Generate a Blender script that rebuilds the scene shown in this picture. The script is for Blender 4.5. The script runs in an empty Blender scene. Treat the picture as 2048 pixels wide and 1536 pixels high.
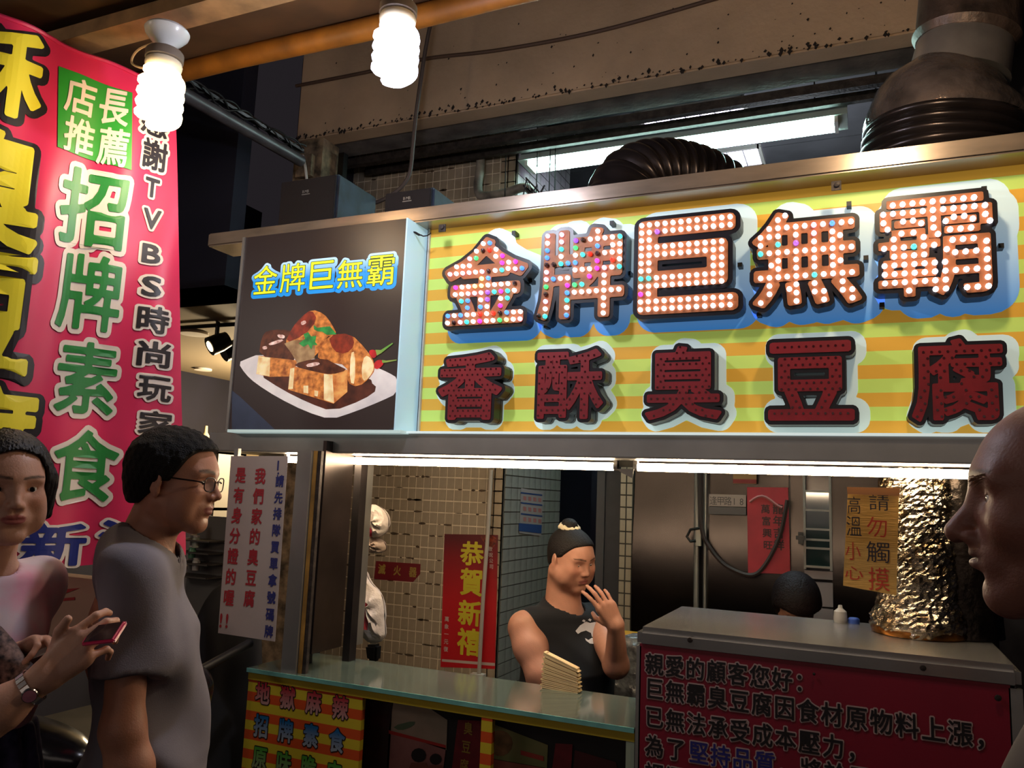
import bpy, bmesh, math, random
import numpy as np
from mathutils import Vector, Matrix
from mathutils.geometry import tessellate_polygon, delaunay_2d_cdt
random.seed(7); rng = np.random.default_rng(7)
SC = bpy.context.scene; COL = SC.collection
LANE = 20; B1, B2, B3 = 9, 26, 18; SG = .27; LB = .45; LEDE = .35; TB = 66
# ---------------------------------------------------------------- camera (solved from the photograph's vanishing points, 2048x1536)
FPX = 1600.; _D = 11350.; CX, CY = 1024., 768.; CZ = 1.62
_a = np.array([-3644., 80., FPX]); _b = np.array([(FPX*FPX-80*_D)/3644., -_D, FPX])
_r = -_a/np.linalg.norm(_a); _u = _b/np.linalg.norm(_b); _u = _u-_r*_u.dot(_r); _u /= np.linalg.norm(_u)
_f = -np.cross(_r, _u); _f = _f if _f[2] > 0 else -_f
M3 = np.array([_r, _f, _u]); CAM = np.array([0, 0, CZ])
def ray(x, y): return M3 @ np.array([x-CX, y-CY, FPX])
def P(x, y, X=None, Y=None, Z=None):
    d = ray(x, y)
    t = (X-CAM[0])/d[0] if X is not None else (Y-CAM[1])/d[1] if Y is not None else (Z-CAM[2])/d[2]
    return CAM+d*t
def Q(x, y, depth): return CAM+ray(x, y)*depth/FPX
cd = bpy.data.cameras.new('camera'); cam = bpy.data.objects.new('camera', cd); COL.objects.link(cam)
cd.sensor_width = 36; cd.lens = FPX/2048*36; cd.clip_start = .02; cd.clip_end = 200
_m = Matrix([[M3[i][0], -M3[i][1], -M3[i][2]] for i in range(3)]).to_4x4(); _m.translation = CAM
cam.matrix_world = _m; SC.camera = cam
# ---------------------------------------------------------------- world, exposure
def L(c):
    o = []
    for v in c[:3]:
        v = v/255.; o.append(v/12.92 if v <= .04045 else ((v+.055)/1.055)**2.4)
    return tuple(o)+(1,)
SC.view_settings.view_transform = 'Standard'; SC.view_settings.look = 'None'
SC.view_settings.gamma = 1; SC.view_settings.use_curve_mapping = False; SC.view_settings.exposure = 0.0
SC.cycles.use_denoising = True; SC.cycles.max_bounces = 6; SC.cycles.caustics_reflective = False; SC.cycles.caustics_refractive = False
SC.cycles.sample_clamp_indirect = 4
W = bpy.data.worlds.new('night'); SC.world = W; W.use_nodes = True
_bg = W.node_tree.nodes['Background']; _bg.inputs[0].default_value = (.50, .42, .50, 1); _bg.inputs[1].default_value = .030
def area(name, loc, target, size, power, col, sy=None):
    l = bpy.data.lights.new(name, 'AREA'); l.energy = power; l.color = col; l.size = size
    if sy: l.shape = 'RECTANGLE'; l.size_y = sy
    o = bpy.data.objects.new(name, l); COL.objects.link(o); o.location = loc
    o.rotation_euler = (Vector(target)-Vector(loc)).to_track_quat('-Z', 'Y').to_euler(); return o
# the neighbouring stalls across the lane light the scene softly from behind the camera
area('lane_light', (-1.0, -3.6, 2.1), (-1.0, 2, 1.9), 7., LANE, (1., .82, .70), 1.5)
area('lane_light', (-4.6, -1.0, 2.9), (-1.8, 1.7, 1.8), 1.2, LANE*.55, (1., .86, .74), .5)
area('back_kitchen_light', (-.9, 4.3, 3.3), (-1.1, 3.6, 1), .9, 5, (.8, .95, 1.), .3)
# ---------------------------------------------------------------- materials
MATS = {}
def mat(name, c, rough=.6, metal=0., emit=0., var=0., vs=8., bump=0., bs=60., spec=.5, trans=0., c2=None, alpha=1., aniso=0., stretch=None, ecol=None, coat=0.):
    if name in MATS: return MATS[name]
    m = bpy.data.materials.new(name); m.use_nodes = True; nt = m.node_tree; b = nt.nodes['Principled BSDF']; MATS[name] = m
    I = b.inputs; I['Base Color'].default_value = L(c); I['Roughness'].default_value = rough; I['Metallic'].default_value = metal
    I['Specular IOR Level'].default_value = spec; I['Transmission Weight'].default_value = trans; I['Alpha'].default_value = alpha; I['Coat Weight'].default_value = coat
    if aniso: I['Anisotropic'].default_value = aniso
    tc = nt.nodes.new('ShaderNodeTexCoord'); src = tc.outputs['Object']
    if stretch:
        mp = nt.nodes.new('ShaderNodeMapping'); mp.inputs['Scale'].default_value = stretch; nt.links.new(src, mp.inputs[0]); src = mp.outputs[0]
    if var:
        n = nt.nodes.new('ShaderNodeTexNoise'); n.inputs['Scale'].default_value = vs; n.inputs['Detail'].default_value = 6; nt.links.new(src, n.inputs['Vector'])
        r = nt.nodes.new('ShaderNodeMapRange'); r.inputs[1].default_value = .35; r.inputs[2].default_value = .68; nt.links.new(n.outputs[0], r.inputs[0])
        x = nt.nodes.new('ShaderNodeMix'); x.data_type = 'RGBA'; d = c2 or tuple(v*(1-var) for v in c)
        x.inputs[6].default_value = L(c); x.inputs[7].default_value = L(d); nt.links.new(r.outputs[0], x.inputs[0]); nt.links.new(x.outputs[2], I['Base Color'])
        if emit: nt.links.new(x.outputs[2], I['Emission Color'])
    if emit:
        I['Emission Strength'].default_value = emit
        if not var: I['Emission Color'].default_value = L(ecol or c)
    if bump:
        n = nt.nodes.new('ShaderNodeTexNoise'); n.inputs['Scale'].default_value = bs; n.inputs['Detail'].default_value = 4; nt.links.new(src, n.inputs['Vector'])
        p = nt.nodes.new('ShaderNodeBump'); p.inputs['Strength'].default_value = bump; p.inputs['Distance'].default_value = .01; nt.links.new(n.outputs[0], p.inputs['Height']); nt.links.new(p.outputs[0], I['Normal'])
    return m
def attr_mat(name, rough=.6, bump=0., bs=200., emit=0., spec=.5, sss=0.):
    if name in MATS: return MATS[name]
    m = bpy.data.materials.new(name); m.use_nodes = True; nt = m.node_tree; b = nt.nodes['Principled BSDF']; MATS[name] = m
    a = nt.nodes.new('ShaderNodeAttribute'); a.attribute_name = 'tint'; nt.links.new(a.outputs[0], b.inputs['Base Color'])
    b.inputs['Roughness'].default_value = rough; b.inputs['Specular IOR Level'].default_value = spec
    if sss: b.inputs['Subsurface Weight'].default_value = sss; b.inputs['Subsurface Radius'].default_value = (.012, .005, .003); b.inputs['Subsurface Scale'].default_value = .5
    if emit: nt.links.new(a.outputs[0], b.inputs['Emission Color']); b.inputs['Emission Strength'].default_value = emit
    if bump:
        tc = nt.nodes.new('ShaderNodeTexCoord'); n = nt.nodes.new('ShaderNodeTexNoise'); n.inputs['Scale'].default_value = bs; nt.links.new(tc.outputs['Object'], n.inputs['Vector'])
        p = nt.nodes.new('ShaderNodeBump'); p.inputs['Strength'].default_value = bump; p.inputs['Distance'].default_value = .004; nt.links.new(n.outputs[0], p.inputs['Height']); nt.links.new(p.outputs[0], b.inputs['Normal'])
    return m
# ---------------------------------------------------------------- objects
OFF = {}
def tag(o, label=None, cat=None, group=None, kind=None):
    for k, v in (('label', label), ('category', cat), ('group', group), ('kind', kind)):
        if v: o[k] = v
    return o
def thing(name, loc, label, cat, group=None):
    o = bpy.data.objects.new(name, None); o.empty_display_size = .05; COL.objects.link(o); o.location = loc; OFF[o.name] = np.array(loc, float)
    return tag(o, label, cat, group)
def link(name, me, parent=None, loc=None):
    o = bpy.data.objects.new(name, me); COL.objects.link(o)
    if parent is not None: o.parent = parent
    if loc is not None: o.location = loc
    return o
def copy_tree(o, parent=None, loc=None):
    c = o.copy(); COL.objects.link(c); c.parent = parent
    if loc is not None: c.location = loc
    for ch in [k for k in SC.objects if k.parent == o]: copy_tree(ch, c)
    return c
class MB:
    def __init__(s): s.v = []; s.f = []; s.mi = []; s.t = []
    def add(s, vs, fs, mi=0, tint=None):
        n = len(s.v); s.v += [tuple(map(float, p)) for p in vs]; s.f += [tuple(i+n for i in f) for f in fs]; s.mi += [mi]*len(fs)
        s.t += [tint or (1, 1, 1)]*len(vs); return s
    def box(s, a, b, mi=0, tint=None):
        x0, y0, z0 = a; x1, y1, z1 = b
        return s.add([(x0, y0, z0), (x1, y0, z0), (x1, y1, z0), (x0, y1, z0), (x0, y0, z1), (x1, y0, z1), (x1, y1, z1), (x0, y1, z1)],
              [(0, 3, 2, 1), (4, 5, 6, 7), (0, 1, 5, 4), (1, 2, 6, 5), (2, 3, 7, 6), (3, 0, 4, 7)], mi, tint)
    def slab(s, q, n, mi=0, tint=None):   # quad of 4 points extruded by vector n
        q = [np.array(p, float) for p in q]; n = np.array(n, float); k = len(q)
        return s.add(q+[p+n for p in q], [tuple(range(k))[::-1], tuple(range(k, 2*k))]+[(i, (i+1) % k, (i+1) % k+k, i+k) for i in range(k)], mi, tint)
    def tube(s, pts, r, n=10, mi=0, caps=True, tint=None):
        pts = [np.array(p, float) for p in pts]; m = len(pts); rs = r if hasattr(r, '__len__') else [r]*m; vs = []; U = None
        for i, p in enumerate(pts):
            d = pts[min(i+1, m-1)]-pts[max(i-1, 0)]; d = d/(np.linalg.norm(d)+1e-12)
            if U is None: U = np.cross(d, (0, 0, 1.) if abs(d[2]) < .9 else (1., 0, 0))
            U = U-d*U.dot(d); U /= np.linalg.norm(U)+1e-12; V = np.cross(d, U)
            for j in range(n): a = 2*math.pi*j/n; vs.append(p+rs[i]*(U*math.cos(a)+V*math.sin(a)))
        fs = [(i*n+j, i*n+(j+1) % n, (i+1)*n+(j+1) % n, (i+1)*n+j) for i in range(m-1) for j in range(n)]
        if caps: fs += [tuple(range(n))[::-1], tuple(range((m-1)*n, m*n))]
        return s.add(vs, fs, mi, tint)
    def lathe(s, c, prof, n=20, axis=(0, 0, 1), mi=0, tint=None):
        ax = np.array(axis, float); ax /= np.linalg.norm(ax); c = np.array(c, float)
        return s.tube_rs(c, ax, prof, n, mi, tint)
    def tube_rs(s, c, ax, prof, n, mi, tint=None):
        U = np.cross(ax, (0, 0, 1.) if abs(ax[2]) < .9 else (1., 0, 0)); U /= np.linalg.norm(U); V = np.cross(ax, U); vs = []
        for r, h in prof:
            for j in range(n): a = 2*math.pi*j/n; vs.append(c+ax*h+r*(U*math.cos(a)+V*math.sin(a)))
        m = len(prof); fs = [(i*n+j, i*n+(j+1) % n, (i+1)*n+(j+1) % n, (i+1)*n+j) for i in range(m-1) for j in range(n)]
        fs += [tuple(range(n))[::-1], tuple(range((m-1)*n, m*n))]; return s.add(vs, fs, mi, tint)
    def grid(s, fn, nu, nv, mi=0, tint=None):
        vs = [fn(i/nu, j/nv) for j in range(nv+1) for i in range(nu+1)]
        return s.add(vs, [(j*(nu+1)+i, j*(nu+1)+i+1, (j+1)*(nu+1)+i+1, (j+1)*(nu+1)+i) for j in range(nv) for i in range(nu)], mi, tint)
    def build(s, name, mats, parent=None, smooth=False, bevel=0, label=None, tint=False, **kw):
        off = OFF.get(parent.name, np.zeros(3)) if parent is not None else np.zeros(3)
        me = bpy.data.meshes.new(name); me.from_pydata([(x-off[0], y-off[1], z-off[2]) for x, y, z in s.v], [], s.f)
        for m in (mats if isinstance(mats, (list, tuple)) else [mats]): me.materials.append(m)
        me.polygons.foreach_set('material_index', s.mi)
        if tint:
            ca = me.color_attributes.new('tint', 'FLOAT_COLOR', 'POINT'); ca.data.foreach_set('color', [c for t in s.t for c in (L(t) if max(t) > 1 or min(t) == 0 else (*t, 1))])
        bm = bmesh.new(); bm.from_mesh(me)
        if bevel: bmesh.ops.bevel(bm, geom=bm.edges[:], offset=bevel, segments=2, affect='EDGES', clamp_overlap=True)
        bmesh.ops.recalc_face_normals(bm, faces=bm.faces[:]); bm.to_mesh(me); bm.free()
        if smooth:
            me.polygons.foreach_set('use_smooth', [True]*len(me.polygons))
            try: me.set_sharp_from_angle(angle=math.radians(38))
            except Exception: pass
        o = link(name, me, parent); OFF[o.name] = off
        if label: o['label'] = label
        return tag(o, cat=kw.get('cat'), group=kw.get('group'), kind=kw.get('kind'))
# ---------------------------------------------------------------- lettering: signed distance of a glyph -> contours at any weight
GC = {}; SD = {}; TC = {}; DENSE = [0]
def glyph_loops(ch):
    if ch in GC: return GC[ch]
    c = bpy.data.curves.new('g', 'FONT'); c.body = ch; c.fill_mode = 'NONE'; c.resolution_u = 3
    o = bpy.data.objects.new('g', c); COL.objects.link(o); dg = bpy.context.evaluated_depsgraph_get(); dg.update()
    me = bpy.data.meshes.new_from_object(o.evaluated_get(dg))
    co = np.array([v.co[:2] for v in me.vertices]).reshape(-1, 2); ed = np.array([e.vertices[:] for e in me.edges]).reshape(-1, 2)
    bpy.data.objects.remove(o); bpy.data.curves.remove(c); bpy.data.meshes.remove(me)
    GC[ch] = (co[ed[:, 0]], co[ed[:, 1]]) if len(ed) else (np.zeros((0, 2)), np.zeros((0, 2))); return GC[ch]
def glyph_sdf(ch, res):
    k = (ch, res)
    if k in SD: return SD[k]
    A, B = glyph_loops(ch); lo, hi = (-.2, -.3), (1.2, 1.1)
    xs = np.linspace(lo[0], hi[0], res); ys = np.linspace(lo[1], hi[1], res)
    X, Y = np.meshgrid(xs, ys, indexing='ij'); p = np.stack([X.ravel(), Y.ravel()], 1).astype(np.float32); D = np.full(len(p), 9., np.float32); C = np.zeros(len(p), int)
    for a, b in zip(A.astype(np.float32), B.astype(np.float32)):
        d = b-a; q = p-a; t = np.clip((q@d)/(d@d+1e-12), 0, 1); e = q-t[:, None]*d; np.minimum(D, (e*e).sum(1), out=D)
        if a[1] != b[1]:
            m = (a[1] > p[:, 1]) != (b[1] > p[:, 1]); xi = a[0]+(p[:, 1]-a[1])*(d[0]/d[1]); C += (m & (p[:, 0] < xi))
    D = np.sqrt(D); D[C % 2 == 1] *= -1; SD[k] = (xs, ys, D.reshape(res, res)); return SD[k]
def contour(xs, ys, V):   # marching squares -> closed loops
    n, m = V.shape; S = V < 0; E = {}
    def pt(e):
        i, j, h = e
        i2, j2 = (i+1, j) if h == 0 else (i, j+1); a, b = V[i, j], V[i2, j2]; t = a/(a-b)
        return (xs[i]+(xs[i2]-xs[i])*t, ys[j]+(ys[j2]-ys[j])*t)
    mix = (S[:-1, :-1].astype(int)+S[1:, :-1]+S[:-1, 1:]+S[1:, 1:]); I, J = np.nonzero((mix > 0) & (mix < 4))
    for i, j in zip(I, J):
        s = (S[i, j], S[i+1, j], S[i+1, j+1], S[i, j+1]); ed = ((i, j, 0), (i+1, j, 1), (i, j+1, 0), (i, j, 1))
        ins = [ed[k] for k in range(4) if s[k] and not s[(k+1) % 4]]; outs = [ed[k] for k in range(4) if not s[k] and s[(k+1) % 4]]
        if len(ins) == 1: E[ins[0]] = outs[0]
        else:
            for a in ins:   # saddle: keep corners separate
                k = ed.index(a); b = ed[(k-1) % 4]; E[a] = b if b in outs else outs[0]
    loops = []
    while E:
        s0, nx = E.popitem(); l = [s0]
        while nx in E: l.append(nx); nx = E.pop(nx)
        if len(l) > 5: loops.append([pt(e) for e in l])
    return loops
def rdp(p, tol):
    p = np.array(p); n = len(p); keep = np.zeros(n, bool); k = int(np.argmax(((p-p[0])**2).sum(1))); keep[[0, k]] = True; st = [(0, k), (k, n)]
    while st:
        a, b = st.pop()
        if b-a < 2: continue
        A = p[a]; Bp = p[b % n]; d = Bp-A; q = p[a+1:b]-A; h = np.abs(d[0]*q[:, 1]-d[1]*q[:, 0])/(np.hypot(*d)+1e-12); i = int(np.argmax(h))
        if h[i] > tol: keep[a+1+i] = True; st += [(a, a+1+i), (a+1+i, b)]
    return p[keep]
def bil(xs, ys, D, c):
    n = len(xs); fi = (c[0]-xs[0])/(xs[1]-xs[0]); fj = (c[1]-ys[0])/(ys[1]-ys[0]); i, j = min(max(int(fi), 0), n-2), min(max(int(fj), 0), n-2); a, b = fi-i, fj-j
    return D[i, j]*(1-a)*(1-b)+D[i+1, j]*a*(1-b)+D[i, j+1]*(1-a)*b+D[i+1, j+1]*a*b
def cdt(ls, inside, extra=()):
    pts = [Vector(p) for l in ls for p in l]+[Vector(p) for p in extra]; ed = []; b = 0
    for l in ls: k = len(l); ed += [(b+i, b+(i+1) % k) for i in range(k)]; b += k
    v, e, f, ov, oe, of = delaunay_2d_cdt(pts, ed, [], 0, 1e-6); v = [tuple(p) for p in v]
    # keep the loops' own vertices for the side walls, triangles refer to the same order when nothing merged
    tr = [t for t in f if inside((sum(v[i][0] for i in t)/len(t), sum(v[i][1] for i in t)/len(t)))]
    if len(v) != len(pts):
        mp = {i: ov[i][0] for i in range(len(v)) if ov[i]}; tr = [tuple(mp[i] for i in t) for t in tr if all(i in mp for i in t)]
    return (ls+[list(map(tuple, extra))] if len(extra) else ls), [tuple(t) for t in tr]
def glyph(ch, off=0., res=72):
    k = (ch, round(off, 4), res, DENSE[0])
    if k not in TC:
        xs, ys, D = glyph_sdf(ch, res); ls = [rdp(l, .0035) for l in contour(xs, ys, D-off)]; ls = [l for l in ls if len(l) > 2]
        tris = []
        if ls: ls, tris = cdt(ls, lambda c: bil(xs, ys, D, c) < off, [(x, y) for x in np.arange(-.15, 1.16, .055) for y in np.arange(-.25, 1.06, .055) if bil(xs, ys, D, (x, y)) < off-.012] if DENSE[0] else [])
        TC[k] = (ls, tris)
    return TC[k]
def bbox(ch, off, res):
    ls, _ = glyph(ch, off, res); a = np.concatenate(ls); return a.min(0), a.max(0)
class Fr:   # a surface frame: world = o + u*ux + v*uy + h*n  (or any bent surface)
    def __init__(s, o, ux, uy, n=None):
        s.o = np.array(o, float); s.ux = np.array(ux, float); s.uy = np.array(uy, float)
        s.n = np.cross(s.ux, s.uy) if n is None else np.array(n, float); s.n /= np.linalg.norm(s.n)
    def __call__(s, u, v, h=0.): return s.o+s.ux*u+s.uy*v+s.n*h
def put_glyph(mb, fr, ch, u, v, sx, sy, off, h, t=0., res=72, mi=0, tint=None, rot=0., shear=0.):   # em origin at (u,v), em size sx,sy
    ls, tris = glyph(ch, off, res)
    if not ls: return
    P2 = np.concatenate(ls); c, s_ = math.cos(rot), math.sin(rot)
    W2 = [((x*c-y*s_+shear*y)*sx+u, (x*s_+y*c)*sy+v) for x, y in P2]
    vs = [fr(a, b, h) for a, b in W2]; mb.add(vs, tris, mi, tint)
    if t and not DENSE[0]:
        base = 0; bk = [fr(a, b, h-t) for a, b in W2]; fs = []; n = len(W2)
        for l in ls: k = len(l); fs += [(base+i, base+(i+1) % k, n+base+(i+1) % k, n+base+i) for i in range(k)]; base += k
        mb.add(vs+bk, fs, mi, tint)
def text(mb, fr, s, u, v, sx, sy, off=.02, h=.001, du=None, dv=0., t=0., res=72, mi=0, tint=None, shear=0.):   # characters centred on successive cells
    du = sx if du is None else du
    for i, ch in enumerate(s):
        if ch not in ' \u3000': put_glyph(mb, fr, ch, u+i*du-sx*(.5 if ord(ch) > 255 or ch in '!' else .33), v+i*dv-sy*.38, sx, sy, off, h, t, res, mi, tint, shear=shear)
def fit_glyph(mb, fr, ch, u0, v0, u1, v1, off, h, t=0., res=120, mi=0, ref=0.):   # glyph at weight ref fills the box
    a, b = bbox(ch, ref, res); sx = (u1-u0)/(b[0]-a[0]); sy = (v1-v0)/(b[1]-a[1])
    if mb is not None: put_glyph(mb, fr, ch, u0-a[0]*sx, v0-a[1]*sy, sx, sy, off, h, t, res, mi)
    return u0-a[0]*sx, v0-a[1]*sy, sx, sy
# ---------------------------------------------------------------- figures: smooth-union distance fields turned into one skin (surface nets)
def smin(a, b, k): h = np.maximum(k-np.abs(a-b), 0)/k; return np.minimum(a, b)-h*h*k*.25
def smax(a, b, k): return -smin(-a, -b, k)
def cone(p, a, b, ra, rb):
    a = np.asarray(a, np.float32); b = np.asarray(b, np.float32); d = b-a; q = p-a; t = np.clip(q@d/(d@d+1e-12), 0, 1)
    return np.sqrt(((q-t[:, None]*d)**2).sum(1))-(ra+(rb-ra)*t)
def ell(p, c, r, R=None):
    q = p-np.asarray(c, np.float32)
    if R is not None: q = q@np.asarray(R, np.float32)
    r = np.asarray(r, np.float32); k0 = np.sqrt(((q/r)**2).sum(1)); k1 = np.sqrt(((q/(r*r))**2).sum(1)); return k0*(k0-1)/(k1+1e-9)
def frame(fwd, up=(0, 0, 1)):   # columns: forward, left, up
    x = np.array(fwd, float); x /= np.linalg.norm(x); y = np.cross(up, x); y /= np.linalg.norm(y); return np.stack([x, y, np.cross(x, y)], 1)
def roty(R, pitch, roll=0.):   # nod down by pitch, tilt by roll
    c, s = math.cos(pitch), math.sin(pitch); R = R@np.array([[c, 0, s], [0, 1, 0], [-s, 0, c]]); c, s = math.cos(roll), math.sin(roll)
    return R@np.array([[1, 0, 0], [0, c, -s], [0, s, c]])
def nets(fn, lo, hi, h):
    lo = np.array(lo, float); hi = np.array(hi, float); K = 4; n = np.ceil((hi-lo)/(h*K)).astype(int)*K+1
    ax = [lo[i]+h*np.arange(n[i]) for i in range(3)]; cs = [a[::K] for a in ax]
    g = np.stack(np.meshgrid(*cs, indexing='ij'), -1).reshape(-1, 3).astype(np.float32); c = fn(g).reshape([len(a) for a in cs])
    near = np.abs(c) < h*K*2.2; V = np.repeat(np.repeat(np.repeat(c, K, 0), K, 1), K, 2)
    cell = np.zeros([s-1 for s in c.shape], bool)
    for dx in (0, 1):
        for dy in (0, 1):
            for dz in (0, 1): cell |= near[dx:dx+cell.shape[0], dy:dy+cell.shape[1], dz:dz+cell.shape[2]]
    V = np.where(np.repeat(np.repeat(np.repeat(c[:-1, :-1, :-1], K, 0), K, 1), K, 2) < 0, -1., 1.).astype(np.float32); full = np.ones(n, np.float32); full[:-1, :-1, :-1] = V
    mask = np.zeros(n, bool); mm = np.repeat(np.repeat(np.repeat(cell, K, 0), K, 1), K, 2)
    for dx in (0, 1):
        for dy in (0, 1):
            for dz in (0, 1): mask[dx:dx+mm.shape[0], dy:dy+mm.shape[1], dz:dz+mm.shape[2]] |= mm
    idx = np.nonzero(mask); pts = np.stack([ax[i][idx[i]] for i in range(3)], 1).astype(np.float32)
    vals = np.concatenate([fn(pts[i:i+400000]) for i in range(0, len(pts), 400000)]); full[idx] = vals; V = full
    S = V < 0; n0, n1, n2 = V.shape; cnt = np.zeros((n0-1, n1-1, n2-1), np.int16); acc = np.zeros((n0-1, n1-1, n2-1, 3), np.float32)
    def cr(a, b, base, d):
        m = (a < 0) != (b < 0); t = np.where(m, a/(a-b+1e-20), 0)
        return m, t
    for axis in range(3):
        o = [x for x in range(3) if x != axis]
        for p in (0, 1):
            for q in (0, 1):
                sl0 = [slice(0, -1)]*3; sl0[o[0]] = slice(p, V.shape[o[0]]-1+p); sl0[o[1]] = slice(q, V.shape[o[1]]-1+q); sl1 = list(sl0); sl1[axis] = slice(1, None)
                m, t = cr(V[tuple(sl0)], V[tuple(sl1)], 0, 0); cnt += m
                acc[..., axis] += np.where(m, t, 0); acc[..., o[0]] += m*p; acc[..., o[1]] += m*q
    act = cnt > 0; ii = np.nonzero(act); vid = np.full(act.shape, -1, np.int64); vid[ii] = np.arange(len(ii[0]))
    vs = (np.stack(ii, 1)+acc[ii]/cnt[ii][:, None])*h+lo; quads = []
    for axis in range(3):
        o = [(axis+1) % 3, (axis+2) % 3]; s0 = [slice(1, -1)]*3; s0[axis] = slice(0, -1); s1 = list(s0); s1[axis] = slice(1, None)
        a, b = S[tuple(s0)], S[tuple(s1)]; e = np.stack(np.nonzero(a != b), 1)
        if not len(e): continue
        fl = a[tuple(e.T)]; e = e+1; e[:, axis] -= 1
        def at(d0, d1): g = e.copy(); g[:, o[0]] += d0; g[:, o[1]] += d1; return vid[tuple(g.T)]
        q = np.stack([at(-1, -1), at(0, -1), at(0, 0), at(-1, 0)], 1); q[~fl] = q[~fl][:, ::-1]; quads.append(q)
    q = np.concatenate(quads); q = q[(q >= 0).all(1)]; return vs, q
def skin(name, fn, lo, hi, h, material, parent=None, color=None, label=None, relax=1):
    vs, q = nets(fn, lo, hi, h); vs = vs.astype(np.float32)
    for _ in range(relax):
        s = np.zeros_like(vs); c = np.zeros(len(vs), np.float32)
        for i in range(4):
            a, b = q[:, i], q[:, (i+1) % 4]
            for k in range(3): s[:, k] += np.bincount(a, vs[b, k], len(vs))+np.bincount(b, vs[a, k], len(vs))
            c += np.bincount(a, minlength=len(vs))+np.bincount(b, minlength=len(vs))
        vs = vs*.5+.5*s/np.maximum(c, 1)[:, None]
    e = 4e-4; off = OFF.get(parent.name, np.zeros(3)) if parent is not None else np.zeros(3); me = bpy.data.meshes.new(name)
    me.vertices.add(len(vs)); me.vertices.foreach_set('co', (vs-off).astype(np.float32).ravel()); me.loops.add(len(q)*4); me.loops.foreach_set('vertex_index', q.astype(np.int32).ravel())
    me.polygons.add(len(q)); me.polygons.foreach_set('loop_start', np.arange(0, len(q)*4, 4, dtype=np.int32)); me.polygons.foreach_set('use_smooth', np.ones(len(q), bool))
    me.update(calc_edges=True); me.materials.append(material)
    if color is not None:
        c = color(vs.astype(np.float32)); ca = me.color_attributes.new('tint', 'FLOAT_COLOR', 'POINT'); ca.data.foreach_set('color', np.concatenate([c, np.ones((len(c), 1))], 1).astype(np.float32).ravel())
    o = link(name, me, parent); OFF[o.name] = off
    if label: o['label'] = label
    return o
def noise3(p, f, seed=0):   # cheap smooth pseudo-noise
    r = np.random.default_rng(seed); o = np.zeros(len(p), np.float32)
    for i in range(5): k = r.normal(size=3)*f*(1+.35*i); o += np.sin(p@k.astype(np.float32)+r.uniform(0, 6))/(1+.3*i)
    return o/3
HP = dict(H=1., jaw=1., nose=1., nosew=1., lid=.0045, fat=0., brow=1., chin=0., lips=1., ear=1., noset=0., hump=0., smile=0., tip=1.)
def head_sdf(q, g):   # q in head frame: +x face, +y left, +z up ; metres for a 0.235 m head
    q = q/g['H']; ay = np.abs(q[:, 1]); s = np.stack([q[:, 0], ay, q[:, 2]], 1); fat = g['fat']; j = g['jaw']
    d = ell(q, (-.016, 0, .034), (.097, .078, .086)); d = smin(d, ell(q, (.030, 0, .022), (.062, .062, .066)), .03)
    d = smin(d, ell(q, (.020, 0, -.035), (.068+fat*.3, (.058+fat)*j, .075)), .03)
    d = smin(d, cone(s, (-.012, .052*j+fat, -.05), (.062, .014, -.098), .020+fat*.5, .018), .03)
    d = smin(d, ell(q, (.066+g['chin'], 0, -.098), (.020, .024*j, .017)), .018)
    d = smin(d, cone(s, (.082, .008, .026), (.070, .046, .022), .009*g['brow'], .010*g['brow']), .02)
    d = smin(d, ell(s, (.054, .044+fat*.5, -.022), (.026+fat*.4, .021, .024+fat*.3)), .02)
    if fat: d = smin(d, ell(s, (.04, .05, -.058), (.032, .022+fat, .035)), .025)
    d = smax(d, -ell(s, (.104, .033, .004), (.024, .019, .013)), .016)   # eye sockets
    d = smin(d, ell(s, (.070, .0325, .003), (.0135, .0155, .0135)), .004)   # lids over the eyeball
    n = g['nose']; nt = g['noset']; tip = (.089+.021*n, 0, -.029+nt)
    d = smin(d, cone(q, (.083+g['hump'], 0, .012), tip, .0060, .0098*g['tip']), .012)
    d = smin(d, cone(q, (.080, 0, .030), (.086+g['hump'], 0, .004), .006, .0075), .014)
    d = smin(d, ell(s, (.089+.006*n, .0105*g['nosew'], -.034+nt), (.0115, .0078, .0085)), .007)
    d = smax(d, -ell(s, (.098+.006*n, .006*g['nosew'], -.041+nt), (.006, .0035, .004)), .003)
    l = g['lips']; d = smin(d, ell(q, (.072, 0, -.060), (.022, .032, .024)), .016)
    mc = .004*g['smile']
    d = smin(d, ell(q, (.0885, 0, -.0555), (.0085*l, .021, .0052*l)), .006); d = smin(d, ell(q, (.0870, 0, -.0665), (.0090*l, .018, .0062*l)), .006)
    d = smax(d, -ell(q, (.100, 0, -.0607+mc), (.018, .023, .0012)), .003); d = smax(d, -ell(q, (.094, 0, -.079), (.010, .018, .004)), .010)
    d = smax(d, -ell(q, (.097, 0, -.046+nt*.5), (.0045, .0032, .007)), .005)
    if g['ear']:
        c, sn = math.cos(.42), math.sin(.42); e = s-np.array((-.012, .081, -.006), np.float32); e = np.stack([e[:, 0]*c+e[:, 1]*sn, -e[:, 0]*sn+e[:, 1]*c, e[:, 2]-e[:, 0]*.0], 1)*np.float32(1/g['ear'])
        ed = ell(e, (0, 0, .004), (.020, .0075, .029)); ed = smin(ed, ell(e, (.006, 0, -.022), (.011, .006, .013)), .008)
        ed = smax(ed, -ell(e, (.004, .010, .004), (.012, .0095, .019)), .004); ed = smin(ed, cone(e, (.004, .002, .012), (-.006, .003, -.006), .003, .003), .003); d = smin(d, ed, .006)
    return d*g['H']
def slit(q, g):   # the opening between the lids
    q = q/g['H']; s = np.stack([q[:, 0], np.abs(q[:, 1]), q[:, 2]], 1); s[:, 2] -= (s[:, 1]-.0325)*.15
    return ell(s, (.092, .0330, .0025), (.022, .0135, max(g['lid'], .0006)))*g['H']
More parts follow.
